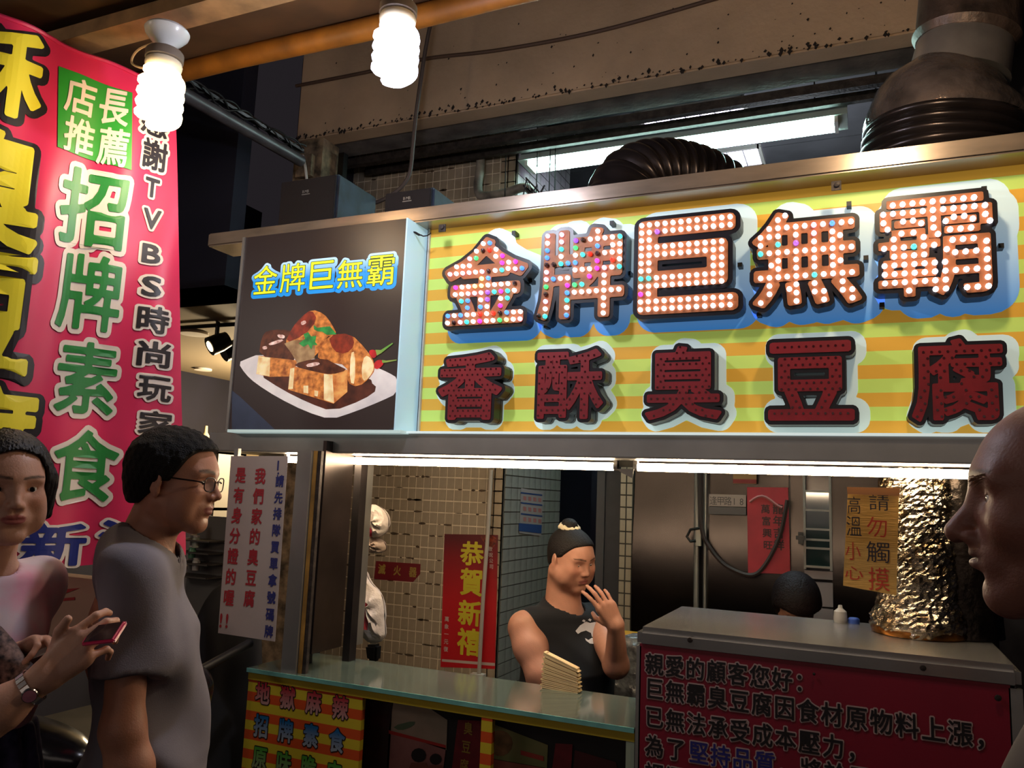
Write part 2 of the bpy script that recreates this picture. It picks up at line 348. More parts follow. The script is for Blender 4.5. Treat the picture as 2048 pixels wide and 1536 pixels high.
def face_sdf(q, g): return smax(head_sdf(q, g), -slit(q, g), .0015)
def eyes(R, c, g, parent, iris=(30, 18, 12), look=(1, 0, 0)):
    for sg in (1, -1):
        o = c+R@(np.array((.0700, .0325*sg, .0030))*g['H']); m = MB(); F = R@(np.array(look, float)/np.linalg.norm(look)); r = .0125*g['H']
        pr = [(r*math.sin(a), r*math.cos(a)) for a in np.linspace(.001, math.pi, 14)]; m.lathe(o, pr[::-1], 18, F, 0)
        for fc in range(len(m.f)):
            z = np.mean([np.dot(np.array(m.v[i])-o, F) for i in m.f[fc]])/r; m.mi[fc] = 2 if z > .955 else 1 if z > .86 else 0
        m.build('eye', [mat('eye_white', (205, 195, 188), .15), mat('eye_iris', iris, .15), mat('eye_pupil', (4, 3, 3), .1)], parent, smooth=True)
def local(p, c, R): return (p-np.asarray(c, np.float32))@np.asarray(R, np.float32)
def sk_lin(c): return np.array(L(c)[:3], np.float32)
def face_tint(q, g, skin_c, lip_c, brow=1., brow_c=(28, 20, 18), stubble=0.):
    q = q/g['H']; ay = np.abs(q[:, 1]); n = len(q); C = np.tile(sk_lin(skin_c), (n, 1)); C *= (1+.05*noise3(q, 90, 3))[:, None]
    def mix(m, c): C[:] = C*(1-m[:, None])+sk_lin(c)*m[:, None]
    red = np.exp(-((ay-.045)/.022)**2-((q[:, 2]+.02)/.022)**2)*(q[:, 0] > .03)*.22; mix(red, tuple(np.clip(np.array(skin_c)*np.array((1.05, .78, .72)), 0, 255)))
    lip = np.clip(1.25-((q[:, 1]/.023)**2+((q[:, 2]+.061)/.0105)**2), 0, .25)*4*(q[:, 0] > .078); mix(np.clip(lip, 0, 1), lip_c)
    if brow:
        zc = .0265+.004*np.sin((ay-.012)/.045*2.4); w = .0042*brow*(1-((ay-.030)/.030)**2*.6); m = np.clip((w-np.abs(q[:, 2]-zc))/.0025+.5, 0, 1)*(ay > .010)*(ay < .056)*(q[:, 0] > .045); mix(m*.85, brow_c)
    if stubble: m = np.clip((-.03-q[:, 2])/.02, 0, 1)*(q[:, 0] > .02)*stubble; mix(m, (60, 45, 42))
    return C
def hair_shell(q, g, hl, t, nz=.0, f=420, seed=1):   # q head frame; hl: lower bound height against x
    s = q/g['H']; d = smin(ell(s, (-.016, 0, .034), (.097, .078, .086)), ell(s, (.030, 0, .026), (.060, .062, .066)), .03); d = smin(d, ell(s, (-.03, 0, -.02), (.07, .06, .07)), .03)*g['H']-t
    z = np.interp(s[:, 0], *hl).astype(np.float32); return smax(d+nz*noise3(q*np.array((1, 1, .5), np.float32), f, seed), (z-s[:, 2])*.7, .006)
def hand_prims(o, X, N, side, curls, lens=1., thumb=((.03, .03, -.012), (.055, .045, -.02), (.078, .048, -.022)), spread=(.10, .03, -.04, -.12)):
    # o wrist, X towards fingers, N back of hand; side=+1 when the thumb lies towards N x X
    X = np.array(X, float); X /= np.linalg.norm(X); N = np.array(N, float); N = N-X*N.dot(X); N /= np.linalg.norm(N); T = np.cross(N, X)*side
    def w(a): return o+X*a[0]*lens+T*a[1]*lens+N*a[2]*lens
    palm = []; bases = [(.088, .030, .002), (.092, .010, .004), (.087, -.010, .003), (.078, -.028, 0)]
    for b in bases: palm.append((w((0, b[1]*.45, 0)), w((b[0]-.006, b[1], b[2]-.003)), .0165*lens, .0125*lens))
    palm.append((w((.005, .014, -.006)), w((.045, .026, -.010)), .016*lens, .014*lens)); palm.append((w((.01, -.014, -.006)), w((.06, -.024, -.006)), .014*lens, .012*lens)); fing = []
    seg = [(.042, .026, .022), (.047, .030, .023), (.043, .028, .023), (.034, .021, .020)]; rad = (.0088, .0090, .0086, .0076)
    for i, b in enumerate(bases):
        p = w(b); ang = 0.; c = []; sp = spread[i]
        for k in range(3):
            ang += curls[i][k]; d = (X*math.cos(ang)-N*math.sin(ang))*math.cos(sp)+T*math.sin(sp); q2 = p+d*seg[i][k]*lens
            c.append((p, q2, rad[i]*lens*(1-.07*k), rad[i]*lens*(1-.07*(k+1)))); p = q2
        fing.append(c)
    th = [w(t) for t in thumb]; fing.append([(w((.012, .016, -.008)), th[0], .015*lens, .0125*lens), (th[0], th[1], .0120*lens, .0102*lens), (th[1], th[2], .0102*lens, .0082*lens)]); return palm, fing
def hand_sdf(p, hp):
    palm, fing = hp; d = None
    for c in palm: e = cone(p, *c); d = e if d is None else smin(d, e, .012)
    for fg in fing:
        f = None
        for c in fg: e = cone(p, *c); f = e if f is None else smin(f, e, .003)
        d = smin(d, f, .005)
    return d
# ---------------------------------------------------------------- materials of the place
steel = mat('brushed_steel', (160, 158, 154), .42, .75, var=.12, vs=4, bump=.02, bs=12)
steel_b = mat('scuffed_steel_bar', (176, 158, 140), .27, .7, var=.18, vs=9, bump=.03, bs=24, stretch=(.5, 1, 2))
steel_d = mat('dark_steel', (88, 84, 84), .30, 1., var=.3, vs=5, bump=.05, bs=10)
black_st = mat('blackened_post', (40, 34, 34), .5, .3, var=.3, vs=12)
rust = mat('grimy_metal', (70, 62, 58), .6, .5, var=.4, vs=30, bump=.3, bs=80)
cream = mat('stained_cream_plaster', (196, 166, 134), .85, var=.16, vs=2.2, bump=.3, bs=40)
greyconc = mat('grey_plaster', (120, 112, 108), .85, var=.3, vs=8, bump=.4, bs=40)
grime = mat('grime', (38, 28, 22), .9, var=.4, vs=60)
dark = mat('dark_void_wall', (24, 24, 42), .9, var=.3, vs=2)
orange = mat('orange_painted_pipe', (176, 108, 30), .55, var=.3, vs=7)
brownp = mat('brown_awning_sheet', (104, 74, 44), .7, var=.3, vs=4)
black = mat('black_plastic', (16, 16, 18), .45, var=.2, vs=20)
blackr = mat('black_rubber', (22, 20, 20), .6)
white_pl = mat('white_plastic', (205, 200, 192), .4)
porcelain = mat('porcelain', (215, 212, 205), .25)
def S(name, mb, m, **kw): kw.setdefault('kind', 'structure'); return mb.build(name, m, **kw)
S('floor', MB().box((-6, -4.5, -.1), (3.5, 7, 0)), mat('dark_street_floor', (48, 44, 42), .7, var=.4, vs=3))
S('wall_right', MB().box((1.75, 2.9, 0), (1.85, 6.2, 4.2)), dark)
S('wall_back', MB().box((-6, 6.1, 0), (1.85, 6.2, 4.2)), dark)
# interior ceiling of the arcade, grey panels with a joint grid
cl = MB().box((-2.85, 3.42, 4.02), (1.85, 6.2, 4.1)); ceil = S('ceiling', cl, mat('grey_ceiling_panel', (92, 90, 94), .8, var=.15, vs=4))
for x in np.arange(-2.6, 1.7, .9):
    for y in (3.5, 4.4, 5.3):
        MB().box((x+.006, y+.006, 4.003), (min(x+.894, 1.75), y+.894, 4.0195)).build('panel', MATS['grey_ceiling_panel'], ceil)
# plaster fascia beam over the stalls
b0 = P(592, 281, Y=3.3); zb = b0[2]; fx0, fx1 = b0[0], 2.2
fb = S('trim_1', MB().box((fx0, 3.3, zb), (fx1, 3.42, zb+.75)).box((fx0, 3.42, zb+.02), (fx1, 3.62, zb+.1), 1), [cream, greyconc], bevel=.008)
m = MB()
for i in range(520):   # flakes of soot and peeling along the lower edge and across the face
    e = i < 330; x = random.uniform(fx0, fx1); z = zb+(abs(random.gauss(0, .016)) if e else random.random()**1.6*.6); s = random.uniform(.003, .009)*(1.2 if e else .8)
    if not e and x < -1.6 and random.random() < .6: continue
    m.add([(x-s, 3.2965, z), (x, 3.294, z-s*random.uniform(.4, 2)), (x+s*.8, 3.2965, z+s*.3), (x, 3.296, z+s*random.uniform(.4, 1.8))], [(0, 1, 2, 3)])
m.build('soot_flakes', grime, fb, kind='stuff')
S('trim_2', MB().box((fx0-.0, 3.62, zb-.03), (2.2, 3.66, zb+.012)), rust)
z3 = P(1240, 272, Y=3.86)[2]
S('trim_3', MB().box((-2.75, 3.86, z3), (1.7, 3.89, z3+.045)), rust)
z4 = P(1240, 222, Y=3.8)[2]
S('trim_4', MB().box((-1.9, 3.8, z4), (-.3, 3.83, z4+.03)), mat('pale_blue_rail', (120, 150, 158), .5))
# column under the fascia's left end, flaking
c0 = P(655, 330, Y=3.45)
S('trim_5', MB().box((fx0-.02, 3.32, 0), (fx0+.17, 3.46, zb)).box((fx0+.20, 3.42, 1.8), (fx0+.235, 3.46, zb-.05), 1), [mat('flaking_cream', (150, 128, 100), .9, var=.6, vs=18, bump=.6, bs=30), steel_d])
# ---------------------------------------------------------------- tiled walls, one piece per tile where it can be picked apart
tile_c = mat('stained_tile', (176, 160, 138), .35, var=.22, vs=5, c2=(136, 120, 100)); tile_g = mat('greyish_tile', (150, 148, 140), .35, var=.2, vs=9)  # the pillar side's tiles are a greyer tone than the front wall's
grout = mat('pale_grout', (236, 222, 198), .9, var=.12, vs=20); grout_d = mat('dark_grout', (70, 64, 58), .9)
px0, px1, py0, py1 = -2.92, -1.80, 4.0, 4.875
wl = S('wall_tiled', MB().box((px0, py0, 0), (px1-.001, py0+.1, 3.95)), grout)
tw, th = .0495, .0655; tm = bpy.data.meshes.new('tile'); t_ = MB().box((0, -.004, 0), (tw-.0065, 0, th-.0065)); tm.from_pydata(t_.v, [], t_.f); tm.materials.append(tile_c)
for i in range(17):
    for j in range(17):
        link('tile', tm, wl, (px1-.004-(i+1)*tw+.002, py0+random.uniform(-.0006, .0004), .668+j*th))
m = MB()
for i in range(23):
    for j in range(60):
        z = .01+j*th
        if i < 17 and .62 < z < 1.78: continue
        x = px1-.004-(i+1)*tw+.002; m.box((x, py0-.004, z), (x+tw-.0065, py0, z+th-.0065))
m.build('tile_field', tile_c, wl, kind='stuff'); m = MB(); rs = random.Random(11)
for k in range(150):
    x = rs.uniform(px0+.05, px1-.02); z = .66+rs.random()**.7*1.1 if k < 110 else rs.uniform(3.2, 3.9); z = round((z-.668)/th)*th+.668-.003; w = rs.uniform(.008, .04); h = rs.uniform(.003, .010); n_ = 7
    m.add([(x+w*math.cos(a)*rs.uniform(.6, 1), py0-.0048, z+h*math.sin(a)*rs.uniform(.5, 1)) for a in np.arange(n_)*2*math.pi/n_], [tuple(range(n_))])
m.build('soot_marks', mat('soot_brown', (92, 74, 58), .9, var=.3, vs=40), wl, kind='stuff')
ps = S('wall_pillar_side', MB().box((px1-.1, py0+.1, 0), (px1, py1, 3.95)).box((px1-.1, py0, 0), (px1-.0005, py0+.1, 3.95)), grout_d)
m = MB(); n = 0
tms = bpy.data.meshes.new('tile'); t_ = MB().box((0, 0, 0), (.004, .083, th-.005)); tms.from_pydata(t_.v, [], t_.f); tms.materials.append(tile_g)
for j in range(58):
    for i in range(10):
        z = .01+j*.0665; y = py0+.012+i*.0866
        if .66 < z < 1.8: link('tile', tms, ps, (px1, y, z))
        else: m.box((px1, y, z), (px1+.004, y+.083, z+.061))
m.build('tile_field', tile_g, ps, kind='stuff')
tx0, tx1 = P(1238, 1100, Y=4.6)[0], P(1264, 1100, Y=4.6)[0]
tc = S('wall_tile_column', MB().box((tx0, 4.6, 0), (tx1, 4.9, 3.95)), grout_d); m = MB(); tmc = bpy.data.meshes.new('tile')
w_ = (tx1-tx0)/2; t_ = MB().box((0, -.005, 0), (w_-.008, 0, .062)); tmc.from_pydata(t_.v, [], t_.f); tmc.materials.append(tile_c)
for j in range(26):
    for i in range(2): link('tile', tmc, tc, (tx0+.004+i*w_, 4.6, .40+j*.07))
for j in range(26, 50):
    for i in range(2): m.box((tx0+.004+i*w_, 4.595, .40+j*.07), (tx0-.004+(i+1)*w_, 4.6, .462+j*.07))
m.build('tile_field', tile_c, tc, kind='stuff')
# dark doorway behind the worker: frame and half-open door leaf
dw = MB(); dx0 = P(1196, 1100, Y=4.75)[0]; dx1 = tx0
dw.box((px1+.01, 5.5, 0), (tx0, 5.6, 3.95), 0).box((dx0, 4.7, 0), (dx0+.05, 4.78, 2.2), 1).box((dx0+.05, 4.72, 0), (dx1, 4.76, 2.2), 2)
dw.box((px1+.01, 4.85, 2.12), (dx1, 4.95, 2.25), 1)
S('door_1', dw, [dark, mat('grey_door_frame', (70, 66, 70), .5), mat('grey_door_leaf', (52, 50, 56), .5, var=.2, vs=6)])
# ---------------------------------------------------------------- stainless rear wall of the kitchen (slightly buckled sheets)
def sheet(mb, x0, x1, z0, z1, Y, amp=.020, k=5.2, ph=0., mi=0, nz=26):
    def fn(u, v):
        x = x0+(x1-x0)*u; z = z0+(z1-z0)*v; zz = 1.47+.02*math.sin(x*9+ph); return (x, Y+amp*math.sin(k*(z-zz))+.002*math.sin(17*x+ph), z)
    mb.grid(fn, 10, nz, mi)
def fX(x, Y=4.6): return P(x, 1100, Y=Y)[0]
sw = S('wall_steel', MB().box((tx1, 4.66, 0), (1.75, 4.72, 2.6)), steel_d)
sheet_m = mat('kitchen_steel_sheet', (56, 51, 50), .26, 1., var=.25, vs=2.5, bump=.02, bs=14)
for a, b, ph in ((1266, 1392, 0), (1418, 1578, 1.), (1582, 1612, 2.), (1664, 1990, 3.)):
    m = MB(); sheet(m, fX(a), fX(b), .1, 2.4, 4.60, ph=ph); m.build('steel_sheet', sheet_m, sw, smooth=True)
m = MB()
for a, w in ((1395, .03), (1412, .02)): m.tube([(fX(a), 4.57, .1), (fX(a), 4.57, 2.4)], w*.5, 10)
m.build('rail', steel, sw)
# narrow window with dark panes and white cross bars
wi = MB(); wx0, wx1 = fX(1613), fX(1660); zt = P(1640, 940, Y=4.58)[2]; zbt = P(1640, 1140, Y=4.58)[2]
win = S('window_1', MB().box((wx0-.012, 4.56, zbt), (wx0, 4.6, zt)).box((wx1, 4.56, zbt), (wx1+.012, 4.6, zt)), mat('pale_window_frame', (150, 142, 136), .5))
zs = [P(1640, y, Y=4.58)[2] for y in (983, 1021, 1059, 1080, 1097, 1134)]
for z in zs: MB().box((wx0, 4.56, z-.005), (wx1, 4.59, z+.005)).build('bar', MATS['pale_window_frame'], win)
for a, b in zip(zs[:-1], zs[1:]): MB().box((wx0, 4.585, b+.005), (wx1, 4.59, a-.005)).build('pane', mat('teal_dark_glass', (34, 52, 54), .08, spec=.8), win)
m = MB()
for a, b in ((1142, 1158), (1164, 1212), (1216, 1240)): m.box((wx0-.01, 4.57, P(1640, b, Y=4.58)[2]), (wx1+.012, 4.6, P(1640, a, Y=4.58)[2]))
m.build('lower_panel', mat('lilac_white_panel', (140, 130, 136), .5), win)
# ---------------------------------------------------------------- left partition of the stall
X1 = -1.84
def yq(x): return P(x, 1150, X=X1)[1]
pt = S('wall_partition', MB().box((X1-.015, 2.46, 1.03), (X1, yq(692), 1.80)), mat('smoky_partition', (74, 64, 60), .3, .7, var=.25, vs=5))
m = MB(); m.box((X1-.03, yq(708), .0), (X1+.002, yq(721), 2.2)); m.build('rail', black_st, pt); MB().box((X1-.016, yq(722), 1.02), (X1, yq(734), 2.2)).build('rail', steel, pt)
S('trim_6', MB().box((X1-.1, 2.42, 0), (X1-.035, 2.48, 1.76)).box((X1-.033, 2.43, 0), (X1-.018, 2.445, 1.76), 1).box((X1-.018, 2.435, 0), (X1-.002, 2.45, 1.76), 2).box((X1-.18, 2.52, 0), (X1-.1, 2.6, 1.76), 3),
  [steel, mat('ochre_edge', (176, 132, 60), .5, var=.3, vs=12), rust, steel_d])
# ---------------------------------------------------------------- neighbour shop on the left and the night beyond
shopw = mat('shop_cream_wall', (190, 168, 128), .7, var=.2, vs=2)
nb = MB().box((-5.2, 5.6, 0), (-2.94, 5.7, 3.0)).box((-5.2, 3.0, 2.55), (-2.94, 5.7, 2.62), 1).box((-5.25, 1.6, 0), (-5.2, 5.7, 4.2), 2).box((-2.95, 3.46, 0), (-2.93, 6.1, 4.1), 2)
S('wall_shop', nb, [shopw, mat('shop_ceiling', (120, 108, 88), .7), dark])
S('trim_7', MB().box((-3.42, 3.9, 0), (-3.2, 4.1, 2.55)), mat('white_shop_pillar', (178, 168, 150), .4, var=.08, vs=3))
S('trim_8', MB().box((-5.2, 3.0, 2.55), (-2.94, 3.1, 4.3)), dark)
# ---------------------------------------------------------------- awning above the lane
def bar(x0, x1, Y, px, py, h, d, mb=None, mi=0):   # a bar parallel to the stall front whose lower front edge passes the pixel
    z = P(px, py, Y=Y)[2]; (mb or MB()).box((x0, Y, z), (x1, Y+d, z+h)); return z
m = MB(); zA = P(600, 88, Y=2.2)[2]
m.tube([(x, 2.2, zA+.004*math.sin(x*5)) for x in np.linspace(-4.2, 2.4, 24)], .040, 16)
S('trim_9', m, orange, smooth=True)
m = MB(); z2 = P(315, 42, Y=1.77)[2]; m.box((-4.2, 1.74, z2), (2.2, 1.765, z2+.05)).box((-4.2, 1.765, z2), (2.2, 1.84, z2+.006)); S('trim_10', m, mat('pale_angle_iron', (172, 136, 92), .5, var=.25, vs=12))
m = MB(); m.box((-4.4, .2, z2+.09), (2.4, 1.80, z2+.10)).slab([(-4.4, 1.80, z2+.055), (2.4, 1.80, z2+.055), (2.4, 2.23, zA+.045), (-4.4, 2.23, zA+.045)], (0, 0, .012))
S('ceiling_awning', m, brownp)
aw = bpy.data.objects['ceiling_awning']
for x in np.arange(-4.2, 2.2, .7): MB().box((x, .3, z2+.05), (x+.035, 1.73, z2+.09)).build('purlin', mat('dark_purlin', (84, 60, 38), .7, var=.3, vs=9), aw)
S('trim_11', MB().box((-4.2, 2.0, zA+.03), (2.4, 2.05, zA+.06)), mat('brown_rail', (110, 76, 48), .6, var=.3, vs=9))
# socket outlet strip at the far left
q = P(0, 38, Y=1.75); t = thing('junction_box', (q[0]-.06, q[1], q[2]), 'tan electrical box with two round holes under the awning corner', 'electrical box')
MB().box((q[0]-.16, q[1], q[2]-.0), (q[0]+.075, q[1]+.05, q[2]+.05)).build('body', mat('tan_box', (178, 140, 96), .6), t, bevel=.004)
for x in (.02, .055): MB().lathe((q[0]+x-.012, q[1]-.001, q[2]+.027), [(.001, 0), (.008, 0), (.008, .002), (.001, .002)], 14, (0, -1, 0)).build('hole', black, t)
# conduit running back from the awning to the fascia, with its wires
cx_ = -2.62; pA = P(350, 178, X=cx_); pB = P(602, 322, X=cx_)
t = thing('conduit_pipe', tuple(pA), 'grey conduit wrapped in wires running back from awning to fascia', 'pipe')
MB().tube([pA, pB], .030, 14).build('pipe', mat('grey_conduit', (96, 92, 96), .4, .3, var=.3, vs=10), t, smooth=True)
MB().tube([pA+(0, 0, .07), pB+(0, 0, .06)], .016, 8).build('pipe', steel_d, t, smooth=True)
for k in range(5):
    m = MB(); ph = k*1.3; m.tube([pA+(pB-pA)*s+np.array((.028*math.cos(s*14+ph), 0, .03+.045*abs(math.sin(s*9+ph)))) for s in np.linspace(0, 1, 40)], .004, 5); m.build('wire', blackr, t, smooth=True)
t = thing('hanging_bracket', tuple(P(612, 330, Y=3.29)), 'grimy pale bracket with loose wire ends at the end of the conduit', 'bracket')
q = P(615, 335, Y=3.29); MB().box(q-(.07, .01, .05), q+(.03, .02, .07)).build('plate', MATS['flaking_cream'], t)
MB().tube([q+(-.09, 0, .05), q+(-.02, -.02, .06), q+(.0, -.02, .0), q+(.02, -.02, -.09)], .008, 6).build('wire', white_pl, t, smooth=True)
# cables across the fascia and the one hanging down to the speakers
def cable(name, pts, r, label, m=None, n=6):
    p = [np.array(a, float) for a in pts]; out = []
    for i in range(len(p)-1):
        a, b, c, d = p[max(i-1, 0)], p[i], p[i+1], p[min(i+2, len(p)-1)]
        for s in np.linspace(0, 1, 8, endpoint=i == len(p)-2): out.append(.5*((2*b)+(c-a)*s+(2*a-5*b+4*c-d)*s*s+(3*b-a-3*c+d)*s**3))
    o = MB(); o0 = out[0]; off = np.array(o0); e = o.tube(out, r, n).build(name, m or blackr, None, smooth=True); tag(e, label, 'cable'); return e
cable('fascia_cable', [P(x, y, Y=3.28) for x, y in ((592, 172), (730, 145), (850, 118), (1000, 100), (1200, 62), (1440, -5))], .009, 'brown cable clipped along the cream plaster fascia', mat('brown_cable', (84, 62, 48), .7))
cable('hanging_cable', [P(x, y, Y=2.95) for x, y in ((872, 5), (858, 62), (846, 130), (832, 230), (826, 290), (818, 350), (790, 385), (740, 408), (680, 405))], .009, 'dark cable hanging in front of the fascia down to the speakers', mat('dusty_cable', (72, 60, 54), .8))
# ---------------------------------------------------------------- bulbs
def cfl(px, py, depth, w, h, label, col, E, hold=True, name='spiral_bulb'):
    c = Q(px, py, depth); s = depth/FPX; r = w*s/2; H = h*s; top = c[2]+H/2
    t = thing(name, (c[0], c[1], top), label, 'light bulb'); m = MB(); n = 130; rt = r*.20; pts = []
    for ph in (0, math.pi):
        pts = []
        for k in range(n+1):
            u = k/n; a = ph+u*2*math.pi*2.6; rr = (r-rt)*min(1, .45+5*u, .30+6.0*(1-u)); pts.append((c[0]+rr*math.cos(a), c[1]+rr*math.sin(a), top-u*(H-rt)))
        m.tube(pts, rt*1.12, 8)
    bm_ = mat('bulb_glow_'+name+str(px), col, .4, emit=E, ecol=col); m.build('glass_tube', bm_, t, smooth=True, label='glowing white spiral tube')
    MB().lathe((c[0], c[1], c[2]+H*.1), [(.001, -H*.50), (r*.50, -H*.46), (r*.62, -H*.2), (r*.62, H*.3), (r*.3, H*.38)], 16).build('glass_core', bm_, t, smooth=True)
    b = r*.78; MB().lathe((c[0], c[1], top-.002), [(b*.6, -.012), (b*.8, -.004), (b, .010), (b*1.04, .022), (b*.98, .032), (b*.7, .036), (.001, .036)], 24).build('ballast', mat('bulb_ballast', (232, 214, 180), .4), t, smooth=True)
    if hold:
        MB().lathe((c[0], c[1], top+.03), [(b*.9, 0), (b*1.06, .006), (b*1.06, .030), (b*.98, .036), (b*.5, .044), (b*.45, .055)], 24).build('socket', mat('dusty_socket', (120, 104, 88), .6), t, smooth=True)
        MB().lathe((c[0], c[1], top+.08), [(b*.45, 0), (b*.55, .008), (b*.9, .024), (b*1.2, .044), (b*1.26, .056), (b*1.16, .064), (.001, .066)], 28).build('lamp_holder', porcelain, t, smooth=True, label='white porcelain ceiling rose')
    return t, c, top
def plight(loc, e, col, r=.05):
    l = bpy.data.lights.new('bulb_and_fill_light', 'POINT'); l.energy = e; l.color = col; l.shadow_soft_size = r; o = bpy.data.objects.new('bulb_and_fill_light', l); COL.objects.link(o); o.location = loc; return o
t, c1, tp = cfl(320, 200, 2.58, 88, 125, 'warm glowing spiral bulb hanging from a white porcelain rose', (255, 226, 178), 8)
cable('lamp_wire', [(c1[0]-.02, c1[1]+.01, tp+.02), (c1[0]-.10, c1[1]+.0, tp+.03), (c1[0]-.15, c1[1], tp+.06), (c1[0]-.12, c1[1], tp+.10), (c1[0]-.02, c1[1]+.01, tp+.12)], .004, 'pale wire looping from the awning to the warm spiral bulb', mat('pale_wire', (186, 158, 122), .6))
t, c2, tp2 = cfl(791, 110, 2.33, 92, 125, 'cool white spiral bulb in a dusty socket at top centre', (225, 228, 255), 14)
t, c3, tp3 = cfl(1790, -72, 1.95, 88, 125, 'warm spiral bulb just above the right part of the stall sign', (255, 214, 160), 12)
for c, e, col in ((c1, B1, (1, .80, .56)), (c2, B2, (.86, .88, 1.)), (c3, B3, (1, .78, .52))):
    plight((c[0], c[1], c[2]-.10), e, col, .045)
# ---------------------------------------------------------------- ceiling lights inside
t = thing('tube_light', tuple(P(1370, 290, Y=4)), 'cyan-white fluorescent batten with two tubes hanging above the stall', 'ceiling light'); xl, xr = P(1045, 325, Y=4)[0], P(1695, 235, Y=4)[0]; zl = P(1370, 285, Y=4)[2]
MB().slab([(xl, 3.93, zl-.0), (xl, 3.99, zl+.075), (xl, 4.05, zl+.075), (xl, 4.11, zl+.0)], (xr-xl, 0, 0)).build('reflector', mat('white_batten', (196, 214, 206), .4), t)
tube_e = mat('fluorescent_cool', (220, 255, 250), .4, emit=45, ecol=(205, 255, 245))
for y in (3.955, 4.06): MB().tube([(xl+.06, y, zl-.012), (xr-.06, y, zl-.012)], .016, 12).build('tube', tube_e, t, smooth=True)
for x in (xl+.04, xr-.06): MB().box((x, 3.94, zl-.03), (x+.018, 4.075, zl+.005)).build('end_cap', white_pl, t)
for x in (xl+.3, xr-.15): MB().tube([(x, 4.02, zl+.07), (x, 4.02, 4.02)], .004, 5).build('hanger', blackr, t)
louv = mat('louver_glow', (235, 225, 250), .5, emit=16, ecol=(225, 215, 255))
def louver(pa, pb, label, E=1):
    # recessed grid light in the ceiling between two image points
    a = P(*pa, Z=4.0); b = P(*pb, Z=4.0); x0, x1 = a[0], b[0]; y0, y1 = min(a[1], b[1]), max(a[1], b[1]); y1 = max(y1, y0+.28)
    t = thing('recessed_light', (x0, y0, 4.0), label, 'ceiling light'); MB().box((x0, y0, 3.998), (x1, y1, 4.0015)).build('diffuser', louv, t)
    m = MB()
    for x in (x0, x1): m.box((x-.012, y0-.012, 3.975), (x+.012, y1+.012, 4.0))
    for y in (y0, y1): m.box((x0, y-.012, 3.975), (x1, y+.012, 4.0))
    m.build('frame', white_pl, t)
    for x in np.linspace(x0, x1, 8)[1:-1]: MB().box((x-.004, y0, 3.97), (x+.004, y1, 3.997)).build('blade', mat('louver_blade', (200, 200, 205), .3), t)
louver((1275, 222), (1492, 212), 'recessed louvered ceiling light behind the hanging tube light')
louver((1300, 318), (1520, 296), 'recessed louvered ceiling light just under the hanging tube light')
# ---------------------------------------------------------------- wall pipes, seen over the sign
pw = mat('dirty_white_pipe', (150, 142, 130), .5, var=.4, vs=15)
YP = 3.93
cable('wall_pipe', [P(x, y, Y=YP) for x, y in ((962, 250), (961, 330), (956, 375), (966, 392), (1010, 386), (1045, 375), (1062, 380), (1078, 400))], .026, 'dirty white pipe bending along the upper tiled wall', pw, 12)
m = MB(); wq = P(1067, 330, Y=3.97)
for k, (x, s) in enumerate(((1075, 0), (1100, .01), (1112, -.01), (1012, 0))): m.tube([P(x, 240, Y=3.9), P(x+s*100, 300, Y=3.9), P(x-3, 420, Y=3.9)], .0035, 5)
tag(m.build('grimy_wires', blackr, None, smooth=True), 'thin grimy wires running down the tiled pillar above the sign', 'wire')
m = MB()
for k in range(10): a = P(1060+k*3, 385+k*2, Y=3.2); m.tube([a, a+(random.uniform(-.08, .08), -.02, random.uniform(-.12, .08)), a+(random.uniform(-.1, .12), -.04, random.uniform(-.2, .0))], .004, 5)
tag(m.build('wire_tangle', blackr, None, smooth=True), 'tangle of wires and fittings behind the sign top by the duct', 'wire')
# ---------------------------------------------------------------- speakers standing on the stall roof
def speaker(px0, py0, px1, py1, Y, d, label, yaw=0):
    a = P(px0, py0, Y=Y); b = P(px1, py1, Y=Y); x0, x1 = a[0], b[0]; z0, z1 = ROOFZ+.001, a[2]
    t = thing('speaker', ((x0+x1)/2, Y, z0), label, 'speaker', 'speakers on the stall roof'); MB().box((x0, Y+.012, z0), (x1, Y+d, z1)).build('cabinet', mat('speaker_cabinet', (34, 44, 62), .75, var=.4, vs=14), t, bevel=.008)
    MB().box((x0+.008, Y, z0+.008), (x1-.008, Y+.012, z1-.008)).build('grille', mat('speaker_cloth', (26, 19, 19), .9, bump=.3, bs=300), t, bevel=.003)
    fr = Fr((x0, Y, z0), (1, 0, 0), (0, 0, 1), (0, -1, 0)); m = MB(); u = (x1-x0)*.44; v = (z1-z0)*.74; w = .012
    for k, ch in enumerate('BMB'): text(m, fr, ch, u+k*w*1.05, v, w*1.5, w*1.5, .01, .002, res=48)
    m.box((x0+u-w*.7, Y-.001, z0+v-w*1.2), (x0+u+w*2.8, Y, z0+v-w*.9)); m.build('badge', mat('silver_badge', (190, 190, 190), .3, .8), t); return t
ROOFZ = 2.688
S('ceiling_stall', MB().box((-2.55, 2.662, ROOFZ-.024), (.9, 3.15, ROOFZ)), rust)
speaker(560, 362, 668, 440, 2.62, .3, 'dusty black speaker on the stall roof near the flaking column')
speaker(768, 384, 862, 430, 2.66, .34, 'smaller bluish-sided speaker on the stall roof beside the hanging cable end')
